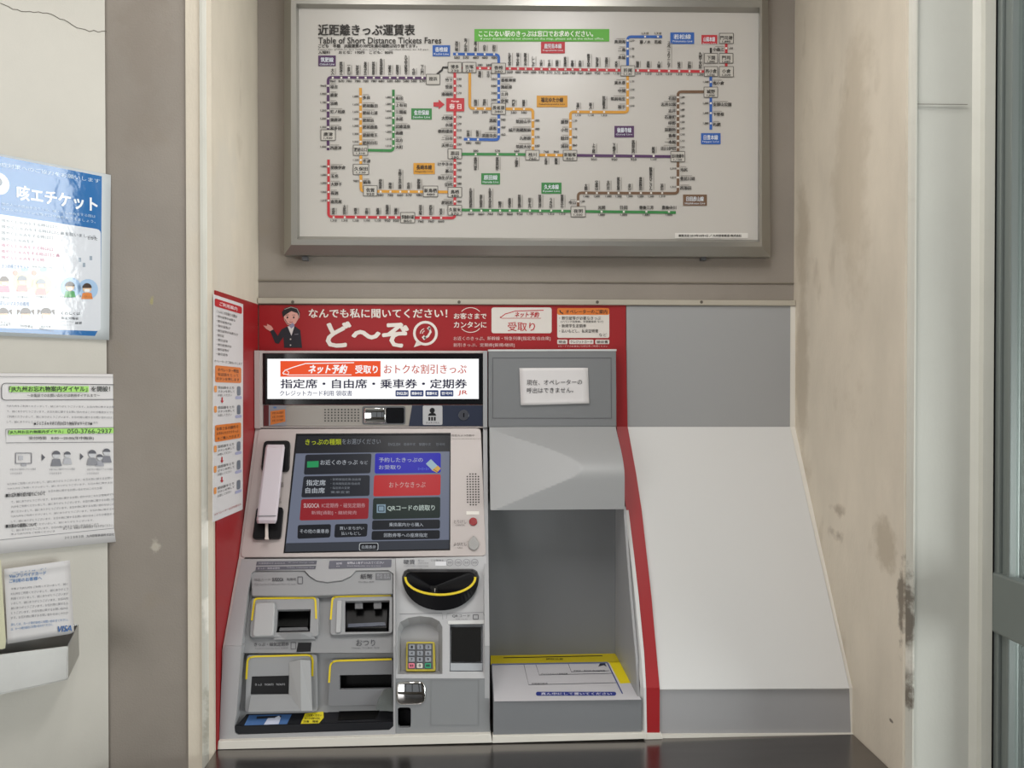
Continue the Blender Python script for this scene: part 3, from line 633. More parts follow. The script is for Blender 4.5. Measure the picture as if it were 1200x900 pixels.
    P.text('VISA', 66.5, 734, 84, 741, '1f5da0', 4, .03, sk=(0, -1.6), slant=1.5)
    o = solid('yellowed_leaflet', [(-12, 655), (1, 656), (7, 752), (6, 760), (-10, 763)], Plane(LEFT.at(0, 700, .045), LEFT.n), .002, mat('cream_leaflet', 'c9c6a8', .6)); tag(o, 'edge of pale yellow leaflet left of the slip', 'leaflet')
left_papers()

# ---------------------------------------------------------------- red side panel with instruction sheet
def side_panel():
    PS = Plane((XL + .003, 0, 0), (1, 0, 0))
    y0 = PS.at(250.5, 440).y
    zt0 = PS.at(250, 339).z
    zt0 = (PS.at(250.5, 339).z + PS.at(302, 357).z) / 2
    o = box('red_side_panel', XL + .0005, XL + .003, YLN + .012, YB - .016, ZC + .001, zt0, RED); tag(o, 'red sheet lining the left side wall of the machine recess', 'panel')
    sh = Plane((XL + .0045, 0, 0), (1, 0, 0))
    q = [(250.5, 345), (285, 356.5), (284.5, 597), (249.5, 612)]
    t = thing('instruction_sheet', 'tall white instruction sheet with orange boxes on red side panel', 'notice', sh.at(268, 600))
    solid('sheet', q, sh, .001, PAPER, t)
    P = Print(t, sh, lift=.0002)
    def T(s, u0, v0, u1, v1, c, b=0, bg=None, lv=4):
        """u,v in 0..1 of the sheet"""
        def m(u, v):
            xa = q[0][0] + (q[1][0] - q[0][0]) * u; ya = q[0][1] + (q[1][1] - q[0][1]) * u; xb = q[3][0] + (q[2][0] - q[3][0]) * u; yb = q[3][1] + (q[2][1] - q[3][1]) * u
            return xa + (xb - xa) * v, ya + (yb - ya) * v
        if bg: P.poly(rquad([m(u0, v0), m(u1, v0), m(u1, v1), m(u0, v1)], 2), bg, 2)
        if s:
            a_, b_, d_ = m(u0, v0), m(u1, v0), m(u0, v1); h = d_[1] - a_[1]
            P.text(s, a_[0], a_[1], b_[0], a_[1] + h, c, lv, b, sk=(0, b_[1] - a_[1]))
        return m(u0, v0)
    T('', .04, .015, .96, .05, '', bg='b8222a'); T('ご利用案内', .2, .024, .8, .041, 'f0dada', .02)
    T('こんなときお困りの際は', .1, .062, .8, .075, '30302e', .01)
    for i, wd in enumerate((.75, .6, .55, .85, .3, .45, .6, .5, .45)): T('・割引証等が必要なきっぷ'[:max(4, int(12 * wd))], .1, .085 + .021 * i, .1 + wd * .85, .096 + .021 * i, '30302e', .01)
    T('オペレーターがご案内いたします', .03, .285, .97, .297, '30302e')
    T('', .06, .31, .94, .385, '', bg='d9772a'); T('オペレーター呼出', .15, .32, .85, .336, '3a2a1c', .01); T('受話器をとって', .15, .342, .85, .356, '3a2a1c'); T('ボタンを押します', .1, .362, .88, .376, '3a2a1c')
    T('', .06, .575, .94, .65, '', bg='d9772a'); T('お客さまの操作で', .12, .585, .85, .6, '3a2a1c', .01); T('お求めいただけるきっぷ', .12, .607, .85, .62, '3a2a1c'); T('をご購入できます', .15, .63, .88, .643, '3a2a1c')
    for v in (.4, .49, .665, .755, .85):
        T('', .03, v, .12, v + .03, '', bg='e0924a'); T('受話器をとり', .16, v + .002, .7, v + .014, '30302e', .01)
        T('ボタンを押して', .16, v + .02, .72, v + .031, '30302e'); T('お話しください', .16, v + .037, .62, v + .048, '30302e')
        T('', .8, v, .92, v + .045, '', bg='6d7480'); T('', .74, v + .048, .96, v + .062, '', bg='a8aac8')
    for v in (.452, .722, .812):
        a_ = T('', .3, v, .35, v, ''); P.poly([(a_[0] - .7, a_[1]), (a_[0] + .7, a_[1]), (a_[0] + .7, a_[1] + 4), (a_[0] + 2, a_[1] + 4), (a_[0], a_[1] + 7), (a_[0] - 2, a_[1] + 4), (a_[0] - .7, a_[1] + 4)], 'b8222a', 3)
    T('※オペレーターは日本語のみ', .06, .965, .95, .975, 'a83038')
side_panel()

# ---------------------------------------------------------------- red banner over the machines
def banner():
    PBn = FP(YB - .008)
    t = thing('red_banner', 'long red banner with operator drawing and white Japanese lettering above the machine', 'sign', PBn.at(520, 410))
    f = [PBn.at(*p) for p in ((303.5, 357.3), (733.5, 357.8), (733.5, 500), (303.5, 500))]
    panel = prism('panel', f, [v + Vector((0, .0075, 0)) for v in f], RED, t)
    P = Print(t, PBn, lift=.0002); W = 'e4dcd4'
    P.text('なんでも私に聞いてください！', 362, 362, 524, 372.5, W, 4, .03)
    P.text('ど～ぞ', 383, 377.5, 478, 406.5, W, 4, .055)
    # speech ring with handset
    o_, i_ = circ(498.5, 390.5, 14.5, 28), circ(498.5, 390.5, 11.5, 28)
    for k in range(28): P.poly([o_[k], o_[(k + 1) % 28], i_[(k + 1) % 28], i_[k]], W, 2)
    P.poly([(488, 400), (485, 407), (494, 404)], W, 2)
    P.line([(503, 384), (504.5, 389), (501.5, 394), (497, 396.5)], 2.6, W); P.line([(501.5, 383.5), (504, 386)], 3.6, W); P.line([(495.5, 394), (498.5, 397.5)], 3.6, W)
    for r in (3.5, 6): P.line([(498.5 - r * math.cos(a), 391 - r * math.sin(a)) for a in (R(0), R(25), R(50), R(75))], .9, W)
    P.text('お客さまで', 532, 367, 570, 373.8, W, 4, .025); P.text('カンタンに', 532, 377, 570, 384, W, 4, .025)
    for sg, cy in ((-1, 371.5), (1, 378.5)): P.line([(551.5 + 13 * math.cos(a), cy + sg * 11 * math.sin(a)) for a in [R(35 + 11 * k) for k in range(11)]], .8, W)
    P.rect(576, 360.3, 646.5, 390.5, 'd8d2cb', 1, 2.5)
    P.text('ネット予約', 603, 365.5, 631, 371.8, 'b8242c', 4, .03, slant=1.2); P.line([(586, 372.5), (592, 368), (604, 364.5), (637, 363.6)], 1, 'b8242c'); P.line([(586, 371), (588, 373), (634, 373)], .6, 'b8242c')
    P.text('受取り', 595, 377.5, 627, 388, 'b8242c', 4, .01)
    P.text('お近くのきっぷ、新幹線・特急列車[指定席/自由席]', 531.5, 394.3, 645, 399.4, 'dcc0bc', 4, 0); P.text('割引きっぷ、定期券[新規/継続]', 531.5, 402.2, 603, 407, 'dcc0bc', 4, 0)
    P.rect(653, 361, 714, 396, 'd8d2cb', 1, 2); P.rect(653, 361, 714, 369, 'd6762c', 2, 2)
    P.text('オペレーターのご案内', 663, 362.8, 711.5, 367.6, '2e2420', 4, .02); P.line([(656, 363.5), (657, 366), (660, 367.5)], 1.4, '2e2420', 4)
    for s_, y, x1, h in (('・割引証等が必要なきっぷ', 370.7, 704, 4.2), ('(ジパング倶楽部、学割乗車券 など)', 375.6, 707, 3), ('・新規学生定期券', 379.8, 687, 4.2), ('・払いもどし、払戻証明書', 385.8, 701, 4.2), ('など', 390.5, 711, 3.8)): P.text(s_, 655.5 if s_[0] == '・' else (657 if s_[0] == '(' else 702), y, x1, y + h, '2e2a28', 4, .012)
    for x0, x1, s_ in ((653, 665, '現金'), (667, 695.5, 'クレジットカード'), (697.5, 714, '領収書')): P.rect(x0, 398, x1, 403.2, 'd8d2cb', 1, 1); P.text(s_, x0 + 1.5, 399, x1 - 1.5, 402.3, '2e2a28', 4, .02)
    P.text('※カードでのお支払いは窓口をご利用ください', 654, 404.5, 712, 406.8, 'd8b8b4', 4, 0)
    # operator drawing (generic clip art)
    P.poly([(333, 407.5), (332, 395), (326.5, 403), (322.5, 402), (316.5, 388), (320.5, 386), (325.5, 393.5), (330, 386), (337, 382.5), (346, 382.5), (352, 387), (354, 407.5)], '22222a', 2)
    P.poly([(337, 382.5), (341.5, 393.5), (345, 382.5)], 'd8d2d0', 3); P.poly([(338.5, 381.5), (341.5, 385), (345.5, 381.5), (343, 378)], '8e8aa6', 4)
    P.poly([(316.5, 388), (312, 385.5), (308.5, 381.5), (313, 382), (313, 379.5), (318, 382), (320.5, 386)], 'd2958a', 3)
    P.poly([(332.5, 368), (333, 375), (336.5, 380.5), (341, 382), (346, 379.5), (349.5, 374), (350, 367), (341, 362)], 'd9a296', 3)
    P.poly([(331.5, 372), (330.5, 365.5), (334, 361), (341, 359.2), (348, 361), (351.5, 366), (350.5, 372), (348.5, 367), (341.5, 364.5), (335, 368.5)], '1e1a1e', 5)
    P.line([(333.5, 362.5), (341, 359.8), (348, 361.8), (350.5, 367), (350.5, 373)], .8, 'a8a49e', 6); P.line([(333.5, 373.5), (337, 379.5), (341, 380.5)], .6, '3a3438', 5)
    for x in (336.8, 344.2): P.poly(circ(x, 372, 1, 10, 1.3), '2a2022', 5); P.line([(x - 1.8, 369.2), (x + 1.8, 369)], .5, '3a2c2c', 5)
    P.line([(339, 377), (341, 377.8), (343.2, 377)], .7, 'a04a4a', 5); P.line([(340.5, 374.6), (341, 375.2)], .5, 'b0706a', 5)
    for y in (397.5, 404.5): P.poly(circ(340.5, y, .9, 8), 'cfc9c2', 4)
    P.line([(345, 392), (349.5, 391.5)], .5, '9a95a0', 4)
banner()

# ---------------------------------------------------------------- plain white blanking panel on the right
def blanking():
    a = [(734, 358.5), (928.5, 358.5), (930, 500), (735, 500)]; U = FP(YB - .008); SL = TP(500, YB - .008, 806, 1.68); LO = FP(1.68)
    t = thing('blanking_panel', 'plain white sloping metal panel filling the recess right of the machine', 'panel', LO.at(880, 864))
    f = [U.at(*p) for p in a]; prism('upper_face', f, [v + Vector((0, .006, 0)) for v in f], mat('white_steel_shaded', '9d9e9f', .42), t)  # same white steel as the slope, its shade put into a greyer colour
    f = [SL.at(*p) for p in ((735.5, 500), (926, 500), (996, 807), (773, 808))]
    prism('sloping_face', f, [v - SL.n * .012 for v in f], WHITE, t, bevel=.001)
    f = [LO.at(*p) for p in ((773, 808), (996, 807), (998, 861), (773, 862))]; prism('lower_face', f, [v + Vector((0, .02, 0)) for v in f], GREYL, t)
    # cream bead along the right wall
    V = []; prof = [(U, 926.5, 932.5, 358.5), (U, 926, 932.5, 500), (LO, 995.5, 1001.5, 806), (LO, 997.5, 1003, 861)]
    rings = []
    for pl, x0, x1, y in prof:
        p0 = pl.at(x0, y, .0015); p1 = pl.at(x1, y, .0015); rings.append([p0, p1, p1 + Vector((0, .02, 0)), p0 + Vector((0, .02, 0))])
    loft('sealant_bead', rings, CREAM, t)
    f = [FP(1.672).at(*p) for p in ((772, 861.5), (1003, 860.5), (1004, 865), (772, 867))]; prism('sealant_bead', f, [v + Vector((0, .01, 0)) for v in f], CREAM, t)
    # red divider
    t = thing('red_divider', 'narrow red strip standing between the grey unit and the white panel', 'panel', LO.at(765, 862))
    rings = []
    for pl, x0, x1, y in ((FP(YB - .01), 721.5, 733.8, 410), (FP(YB - .01), 722.5, 735.5, 500), (TP(500, YB - .01, 806, 1.675), 728, 745.5, 555), (TP(500, YB - .01, 806, 1.675), 734, 752, 598), (TP(500, YB - .01, 806, 1.675), 749, 763.5, 700), (FP(1.675), 757, 773, 806), (FP(1.675), 758, 773, 861)):
        p0, p1 = pl.at(x0, y, .003), pl.at(x1, y, .003); rings.append([p0, p1, p1 + Vector((0, .009, 0)), p0 + Vector((0, .009, 0))])
    loft('strip', rings, RED, t)
    f = [FP(1.668).at(*p) for p in ((756, 859.5), (775, 859.5), (777, 867), (755, 868))]; prism('base_bead', f, [v + Vector((0, .01, 0)) for v in f], CREAM, t, bevel=.001)
blanking()

# ---------------------------------------------------------------- grey operator document unit
def document_unit():
    G = FP(1.945)
    t = thing('document_unit', 'grey operator document unit with curved hood and open tray, right of ticket machine', 'machine', FP(1.68).at(665, 862))
    f = [G.at(*p) for p in ((572.5, 411.5), (722, 411), (722.5, 500), (572.5, 500.5))]
    prism('head_panel', f, [v + Vector((0, .04, 0)) for v in f], GREYM, t, bevel=.0015)
    solid('head_edge', [(572, 409.6), (722.5, 409.2), (722.5, 411.3), (572, 411.6)], G, .045, WHITE, t, lift=.001)
    L_ = [(577, 419), (716.5, 419), (717, 490.5), (577, 490.5)]
    plate('door_seam', L_, [[(577.8, 419.8), (715.8, 419.8), (716.2, 489.7), (577.8, 489.7)]], G, .0006, GREYD, t, lift=.0006)
    # hood: a convex bulge cut by a flat plane on its left
    z0 = FP(1.945).at(600, 500.5).z; z1 = FP(1.83).at(600, 597.5).z; xa = FP(1.945).at(573.5, 500).x; xb = FP(1.945).at(721.5, 500).x
    ya, yb = 1.945, 1.83; N, M = 36, 72
    def bulge(s):   # protrusion from ya as function of 0..1 down
        return (ya - yb + .002) * min(1, math.sin(min(s / .62, 1) * math.pi / 2) ** 1.15) + 0
    V = []
    xap = FP(1.86).at(668, 536).x; smax = .36; ex = bulge(smax) - smax * (ya - yb)
    for j in range(N + 1):
        s = j / N
        for i in range(M + 1):
            x = xa + (xb - xa) * i / M
            pl = s * (ya - yb) + ex * (x - xa) / (xap - xa)
            V.append(Vector((x, ya - min(bulge(s), pl), z0 + (z1 - z0) * s)))
    W = M + 1; Fs = [[j * W + i, j * W + i + 1, (j + 1) * W + i + 1, (j + 1) * W + i] for j in range(N) for i in range(M)]
    n = len(V); bk = [(xa, ya + .03, z0), (xb, ya + .03, z0), (xb, ya + .03, z1), (xa, ya + .03, z1)]
    V += [Vector(b_) for b_ in bk]
    Fs += [[i for i in range(M, -1, -1)] + [n, n + 1], [N * W + i for i in range(W)] + [n + 2, n + 3], [j * W for j in range(N + 1)] + [n + 3, n], [j * W + M for j in range(N, -1, -1)] + [n + 1, n + 2], [n, n + 1, n + 2, n + 3]]
    o = mk('hood', V, Fs, GREYK, t, smooth=True)
    m_ = o.modifiers.new('edges', 'EDGE_SPLIT'); m_.split_angle = R(14)
    # hood cheek
    # cavity
    BK = FP(1.94); zt_ = FP(1.67).at(600, 821.5).z
    xi = BK.at(720, 680).x; xo = BK.at(575, 680).x
    box('cavity_back', xo - .01, xi + .004, 1.942, 1.955, zt_ - .02, z1 + .02, GREYM, t)
    prof = [(1.942, z1 + .01), (1.84, z1 + .002), (FP(1.80).at(734, 650).y, FP(1.80).at(734, 650).z), (1.76, FP(1.76).at(744, 700).z), (1.70, FP(1.70).at(754, 770).z), (1.676, FP(1.676).at(757, 825).z), (1.676, FP(1.676).at(757, 861).z), (1.942, FP(1.676).at(757, 861).z)]
    prism('right_cheek', [(xi + .003, y, z) for y, z in prof], [(xi + .0085, y, z) for y, z in prof], GREYL, t)
    rings = []
    for pl, x0, x1, y in ((TP(500, YB - .01, 806, 1.675), 732.5, 736.6, 598), (TP(500, YB - .01, 806, 1.675), 738.5, 743, 650), (TP(500, YB - .01, 806, 1.675), 744.3, 748.6, 700), (TP(500, YB - .01, 806, 1.675), 751, 754.8, 765), (FP(1.675), 754.5, 757.2, 806), (FP(1.675), 755.5, 758.2, 860)):
        p0, p1 = pl.at(x0, y, .006), pl.at(x1, y, .006); b0 = Vector((xi + .009, p0.y + .012, p0.z)); rings.append([p0, p1, p1 + Vector((0, .03, 0)), b0])
    loft('cheek_edge', rings, WHITE, t)
    # tray
    fx0 = FP(1.67).at(578, 822).x; fx1 = FP(1.67).at(752, 820).x; zb_ = FP(1.67).at(600, 861).z
    xo2 = FP(1.94).at(575, 770).x
    prism('tray', [(fx0, 1.67, zt_), (fx1, 1.67, zt_), (xi + .002, 1.941, zt_), (xo2, 1.941, zt_)], [(fx0, 1.67, zb_), (fx1, 1.67, zb_), (xi + .002, 1.941, zb_), (xo2, 1.941, zb_)], mat('tray_grey', '75777a', .45), t, bevel=.0012)
    TT = Plane((0, 0, zt_), (0, 0, 1))
    P = Print(t, TT, lift=.0004)
    P.poly([(576, 768), (720, 766), (751.5, 819.8), (579, 822)], 'd2d0d4', 1)
    for q_ in ([(575, 767.5), (720.5, 765.5), (727, 776), (575, 779)], [(713.5, 775.8), (728, 775.5), (743, 800), (727, 801)]): P.poly(q_, 'c8b40e' if q_[0][0] < 600 else 'f2dc0c', 2)
    P.line([(590, 770.8), (706, 768.4)], 1.0, '2a2410', 3); P.text('読取位置', 640, 771.2, 660, 773.3, '4a4210', 4, .02)
    NV = '2c3a8c'
    P.line([(576, 778.6), (712, 776.4)], 1.6, '6a76a0', 3); P.line([(712, 777), (729.5, 813)], 1.2, NV, 3); P.line([(710, 777), (706, 778)], .8, NV)
    P.line([(614, 779), (619.5, 802.5), (722, 800)], .6, '50505a'); P.line([(628, 779), (632, 791), (718, 789)], .6, '50505a'); P.line([(666, 778), (669.5, 787.3), (714, 786)], .6, '50505a')
    P.text('新幹線回数券', 623, 800.2, 642, 802, '40404a', 4, .01); P.text('クレジットカード等確認書', 634, 788.6, 665, 790.5, '40404a', 4, .01); P.text('学割証・割引証 身分証明書', 672, 785, 709, 787, '40404a', 4, .01)
    P.poly([(703, 777.5), (709, 777.2), (711, 781.5), (707.5, 779.5), (701, 781.2)], '20243c', 3)
    P.poly(rrect(628, 810.6, 722, 815.2, 2.2), NV, 3); P.text('真ん中にして置いてください', 634, 811.4, 717, 814.4, 'e4e4f4', 5, .02)
    f = [FP(1.664).at(*p) for p in ((577, 862.5), (757, 859), (757, 866), (577, 871))]; prism('base_bead', f, [v + Vector((0, .02, 0)) for v in f], CREAM, t, bevel=.001)
    # taped paper
    N_ = FP(1.9435)
    t2 = thing('operator_notice', 'small white paper notice taped on the grey head panel', 'notice', N_.at(650, 474))
    sheet('paper', [(608.6, 431.3), (689, 431), (690.5, 472.8), (610.3, 475)], N_, .0005, PAPER, t2, curl=.003, hi=.8, ra=.6)
    P = Print(t2, N_, lift=.0009)
    P.text('現在、オペレーターの', 617.5, 445, 682, 451.5, '2c2c30', 4, 0, sk=(0, -.6)); P.text('呼出はできません。', 617.5, 454.5, 672, 460.8, '2c2c30', 4, 0, sk=(0, -.6))
document_unit()

# ---------------------------------------------------------------- ticket machine
def ticket_machine():
    PH = FP(1.95); PT = TP(502, 1.95, 652, 1.81); PA = TP(653, 1.807, 757, 1.69); PBt = TP(757, 1.69, 870, 1.672)
    t = thing('ticket_machine', 'large white and grey ticket vending machine with touch screen and coin slots', 'machine', PBt.at(415, 868))
    LAB = lambda o, s: (o.__setitem__('label', s), o)[1]
    # cheeks
    def cheek(xs, xw, nm, m):
        prof = [(YB - .012, FP(YB - .01).at(500, 411).z), (1.945, FP(1.945).at(500, 411).z), (1.945, FP(1.945).at(500, 501).z)]
        for pl, y in ((PT, 502), (PT, 651), (PA, 655), (PA, 757), (PBt, 868)): v = pl.at(554, y, -.002); prof.append((v.y, v.z))
        prof.append((YB - .012, prof[-1][1]))
        return prism(nm, [(xs, y, z) for y, z in prof], [(xw, y, z) for y, z in prof], m, t)
    xl = XL + .0045; xrr = PH.at(571, 500).x
    cheek(xl, xl + .012, 'side_panel', PINKW); cheek(xrr - .010, xrr, 'side_panel', GREYL)
    def dome(nm, px, pl, l0, hgt):
        cx = sum(p[0] for p in px) / len(px); cy = sum(p[1] for p in px) / len(px)
        px = [(px[i][0] + (px[(i + 1) % len(px)][0] - px[i][0]) * k / 5, px[i][1] + (px[(i + 1) % len(px)][1] - px[i][1]) * k / 5) for i in range(len(px)) for k in range(5)]
        hw = (max(p[0] for p in px) - min(p[0] for p in px)) / 2; hh = (max(p[1] for p in px) - min(p[1] for p in px)) / 2; rings = [[pl.at(x, y, 0) for x, y in px]]
        for r in (1, .9, .78, .65, .5, .35, .2, .06):
            ring = []; m_ = (1 - r) ** .5
            for x, y in px:
                a = math.atan2((y - cy) / hh, (x - cx) / hw); ex, ey = cx + hw * math.cos(a) * r, cy + hh * math.sin(a) * r; sx, sy = cx + (x - cx) * r, cy + (y - cy) * r
                X, Y = sx * (1 - m_) + ex * m_, sy * (1 - m_) + ey * m_
                d2 = min(1, ((X - cx) / hw) ** 2 * .5 + ((Y - cy) / hh) ** 2 * .5); ring.append(pl.at(X, Y, l0 + hgt * (1 - d2)))
            rings.append(ring)
        return loft(nm, rings, CHROME, t, smooth=True)
    # head: sign
    q = [(302.5, 411), (570, 411), (570, 501.5), (302.5, 501.5)]
    plate('head_frame', q, [[(308, 414), (567, 414), (567, 500), (308, 500)]], PH, .02, PINKW, t, bevel=.001)
    plate('sign_bezel', rect(308, 414.3, 567, 474), [rect(313, 420.5, 561, 467.5)], PH, .015, BLACKG, t, lift=.001)
    scr = solid('lit_sign', rect(312.5, 420, 561.5, 468), PH, .004, mat('sign_light', 'ffffff', .4, emit=.97), t, lift=-.003)
    P = Print(scr, PH, 'emit', lift=-.0025)
    P.rect(328.5, 423, 446, 441.5, 'f0562a'); W = 'ffffff'
    P.text('ネット予約', 361, 427.5, 405, 437.5, W, 4, .05, slant=2.5); P.text('受取り', 416.5, 428, 442.5, 437.5, W, 4, .035)
    P.line([(333, 439), (331.5, 437), (334, 434), (343, 430.5), (358, 426), (415, 425)], 1, W); P.line([(331, 437.5), (338, 439.5), (412, 439.2)], .8, W); P.line([(337.5, 439), (338.5, 436), (336, 434.5)], .7, W)
    P.text('おトクな割引きっぷ', 450, 427, 546.5, 438, 'c8503c', 4, .015); P.text('指定席・自由席・乗車券・定期券', 329, 444.3, 547, 455, '20203c', 4, .03)
    P.text('クレジットカード利用 領収書', 328, 457.6, 412.5, 464, '485070', 4, .015)
    for x0, s_ in ((463.5, 'ENGLISH'), (481, '简体中文'), (498.5, '繁體中文'), (516, '한국어')): P.rect(x0, 457.3, x0 + 15.3, 464.6, '2c3c6c', 1, 1); P.text(s_, x0 + 1.6, 459.2, x0 + 13.7, 462.8, W, 4, .03)
    P.text('JR', 536.5, 457.5, 547.5, 463.6, 'c8402c', 4, .02, slant=.6)
    # head: lower strip
    st = solid('speaker_strip', rect(308.5, 474.6, 566.5, 499.5), PH, .012, mat('strip_beige', '9a958e', .3), t, lift=-.001)
    P = Print(t, PH, 'film2', lift=-.0005)
    P.poly([(483, 475), (566, 475), (566, 499.3), (479, 499.3)], '2c3244', 2); P.rect(309, 475, 315, 499, '5a2a2c', 2)
    for i in range(11):
        for j in range(5): P.poly(circ(381 + i * 3.9 , 480 + j * 3.3, .95, 6), '1d1b1a', 3)
    P.rect(315, 475, 335.5, 499, '8d9096', 2); P.poly([(317, 482), (334, 479.5), (334.5, 494), (317, 498)], 'd07a3c', 3)
    for k in range(3): P.text('お客さまの操作', 319, 483 + 4.4 * k, 332, 485.6 + 4.4 * k, '5a3a24', 4, 0, sk=(0, -1))
    P.rect(495.5, 475.3, 518.5, 498, 'b8b8ba', 3, 1.5); P.poly(circ(506.5, 481, 3.1, 14), '151518', 4); P.poly([(501.5, 487.2), (503, 484.5), (506.5, 483.5), (510, 484.5), (511.5, 487.2)], '151518', 4)
    for k in range(3): P.rect(502 + 3.2 * k, 488.5, 504.2 + 3.2 * k, 493, '151518', 4)
    P.text('タッチパネル', 499, 494.3, 515, 496.6, '2a2a2e', 4, .01); P.rect(320.5, 476.5, 324, 478.5, '5577aa', 3)
    solid('camera_window', rrect(424.5, 476, 475, 497.5, 2.5), PH, .004, GREYD, t, lift=.0005)
    dome('mirror', rrect(426.5, 477.8, 452, 496, 1.8), PH, .0008, .005); solid('camera_lens_cover', rrect(452.5, 477.8, 473.5, 496, 1.8), PH, .002, BLACKG, t, lift=.0014)
    lk = solid('lock', circ(543.5, 486.5, 6.2, 22), PH, .004, mat('lock_steel', '6a6c74', .3, metal=.8), t, lift=.0022, bevel=.0005); solid('keyhole', rect(542.8, 484, 544.2, 489), PH, .001, BLACK, lk, lift=.0026)
    # touch panel fascia
    fas = rquad([(303, 502.5), (563.5, 501.8), (569.5, 651.5), (281.5, 653)], 5)
    sc = [(347.5, 509), (527.6, 508), (527, 644), (333, 647.5)]
    plate('touch_fascia', fas, [sc], PT, .018, PINKW, t, bevel=.0012)
    scr = solid('touch_screen', sc, PT, .004, mat('lcd_back', '787f92', .2, emit=.66), t, lift=-.003)
    LED = [(0, 0)]
    plate('screen_gasket', [(346.8, 508.2), (528.2, 507.2), (527.6, 644.8), (332.2, 648.3)], [[(348.6, 509.8), (526.8, 508.8), (526.2, 643.2), (334, 646.7)]], PT, .0015, BLACK, t, lift=.0006)
    P = Print(scr, PT, 'lcd', lift=-.0025); DK = '20242c'; LT = 'c4cad2'
    P.poly([(348.5, 509.8), (526.8, 508.8), (526.8, 529), (346, 531.5)], '202226', 1); P.poly([(335.5, 636.5), (526.4, 632.5), (526.2, 643.2), (334, 646.7)], '3c4048', 1)
    P.text('きっぷの種類', 358, 514.7, 400, 521.5, 'b8c41c', 4, .02, sk=(0, -.3)); P.text('をお選びください', 401, 514.4, 446, 520.6, '8e949c', 4, 0, sk=(0, -.2))
    for x0, s_ in ((455, 'ENGLISH'), (473, '简体中文'), (491, '繁體中文'), (511, '한국어')): P.text(s_, x0, 519, x0 + (14 if x0 < 511 else 10), 522.4, '7c828a', 4, 0)
    def bt(q_, c, nm='printed_block'): P.poly(rquad(q_, 2.4), c, 2)
    bt([(358, 532.8), (435.5, 531.5), (434, 554.6), (356, 556.3)], DK); bt([(439.6, 531.3), (516.6, 530.7), (516.5, 554), (439, 555)], '1614b8')
    bt([(355.8, 558.2), (433.5, 556.8), (433, 581), (353, 583)], DK); bt([(438.4, 557), (516.5, 555.8), (516, 580.3), (437.4, 581.8)], 'c8282c')
    bt([(353, 585), (432.5, 583.8), (431.5, 608), (351, 610)], '9c2028'); bt([(437.3, 583.8), (516, 582.3), (515.8, 607), (436.3, 608.8)], '1c2c26')
    bt([(349, 615.3), (388, 614.2), (387, 629.8), (348.5, 631.5)], '14181e'); bt([(392.6, 614.3), (431, 613.6), (430, 628.7), (391.6, 630)], '14181e')
    bt([(436.3, 609.8), (515.8, 608.8), (515.6, 619.5), (435.8, 621)], '181c22'); bt([(435.7, 622.3), (515.6, 621.2), (515.4, 631.5), (435.2, 633)], '14181e')
    P.poly([(360, 540.8), (373.5, 540.2), (373.3, 547.4), (359.8, 548)], '28a060', 4)
    P.text('お近くのきっぷ', 375.5, 539, 419, 544.8, LT, 4, .01, sk=(0, -.3)); P.text('など', 422, 540, 431, 544, LT, 4, 0)
    P.text('予約したきっぷの', 444, 536.2, 495.5, 541.6, LT, 4, .01); P.text('お受取り', 444, 545, 469.5, 550, LT, 4, .01); P.text('▷▷▷', 490, 548, 503, 551, '6a80e0', 4, 0)
    P.poly([(499, 543.5), (505, 538), (513, 546), (507, 551.5)], 'a8c4d0', 4); P.poly([(506, 551), (513, 545.5), (516.5, 549), (512, 554)], 'e0b050', 5); P.line([(508, 550), (513, 553)], .8, '8c5c20', 6)
    P.text('指定席', 359, 562.3, 381.5, 569, LT, 4, .02); P.text('自由席', 358, 571.5, 380.5, 578, LT, 4, .02)
    for k, s_ in enumerate(('・新幹線指定席/自由席', '・在来線指定席/自由席', '・指定席の変更', '　乗車変更')): P.text(s_, 387.5, 560.3 + 5 * k, (423, 422, 410, 410)[k], 563.2 + 5 * k, '8a9098', 4, 0)
    P.text('おトクなきっぷ', 456, 565, 498.5, 571.5, 'd8b8b4', 4, 0, sk=(0, -.4))
    P.text('SUGOCA', 356, 590, 374, 595, 'd8c0c0', 4, .03); P.text('IC定期券・磁気定期券', 377, 589.6, 428, 595, 'c89ca0', 4, .01); P.text('新規[通勤]・継続発売', 365, 598.6, 418, 603.6, 'c89ca0', 4, .01)
    P.text('QRコードの読取り', 454, 592, 509.5, 599, 'c4d4cc', 4, .02, sk=(0, -.4)); P.rect(441.5, 591, 452, 601, '8aa4b4', 4); P.frame(443.5, 593, 450, 599, .9, '20303c', 5)
    P.text('その他の乗車券', 351.5, 620, 385.5, 625, LT, 4, 0); P.text('買いまちがい', 398, 617, 426.5, 621, LT, 4, 0); P.text('払いもどし', 400, 623, 423, 627, LT, 4, 0)
    P.text('乗換案内から購入', 456, 612.5, 496, 617, LT, 4, 0); P.text('回数券等への座席指定', 450, 624.8, 501, 629.4, LT, 4, 0)
    bt([(421, 636.3), (443.5, 636), (443.3, 645.3), (420.6, 645.6)], 'c8ccd0'); P.poly(rquad([(421.8, 637), (442.7, 636.7), (442.5, 644.6), (421.4, 644.9)], 2), '101216', 4); P.text('白黒表示', 424, 639, 440.5, 643, LT, 5, .01)
    P = Print(t, PT, 'paper', lift=.0004)
    P.text('防犯カメラ作動中', 529.5, 509, 556, 511.6, '5a5450', 4, .01); P.text('Security camera in operation', 529.5, 513.2, 566, 515, '8a847e', 4, 0)
    P.rect(546.5, 599, 561.5, 603, 'e0dcd4', 2); P.text('とりけし', 532, 609.3, 546.5, 613.5, '4a4442', 4, 0); P.text('CANCEL', 534, 614.5, 545, 616.2, '5a5450', 4, 0)
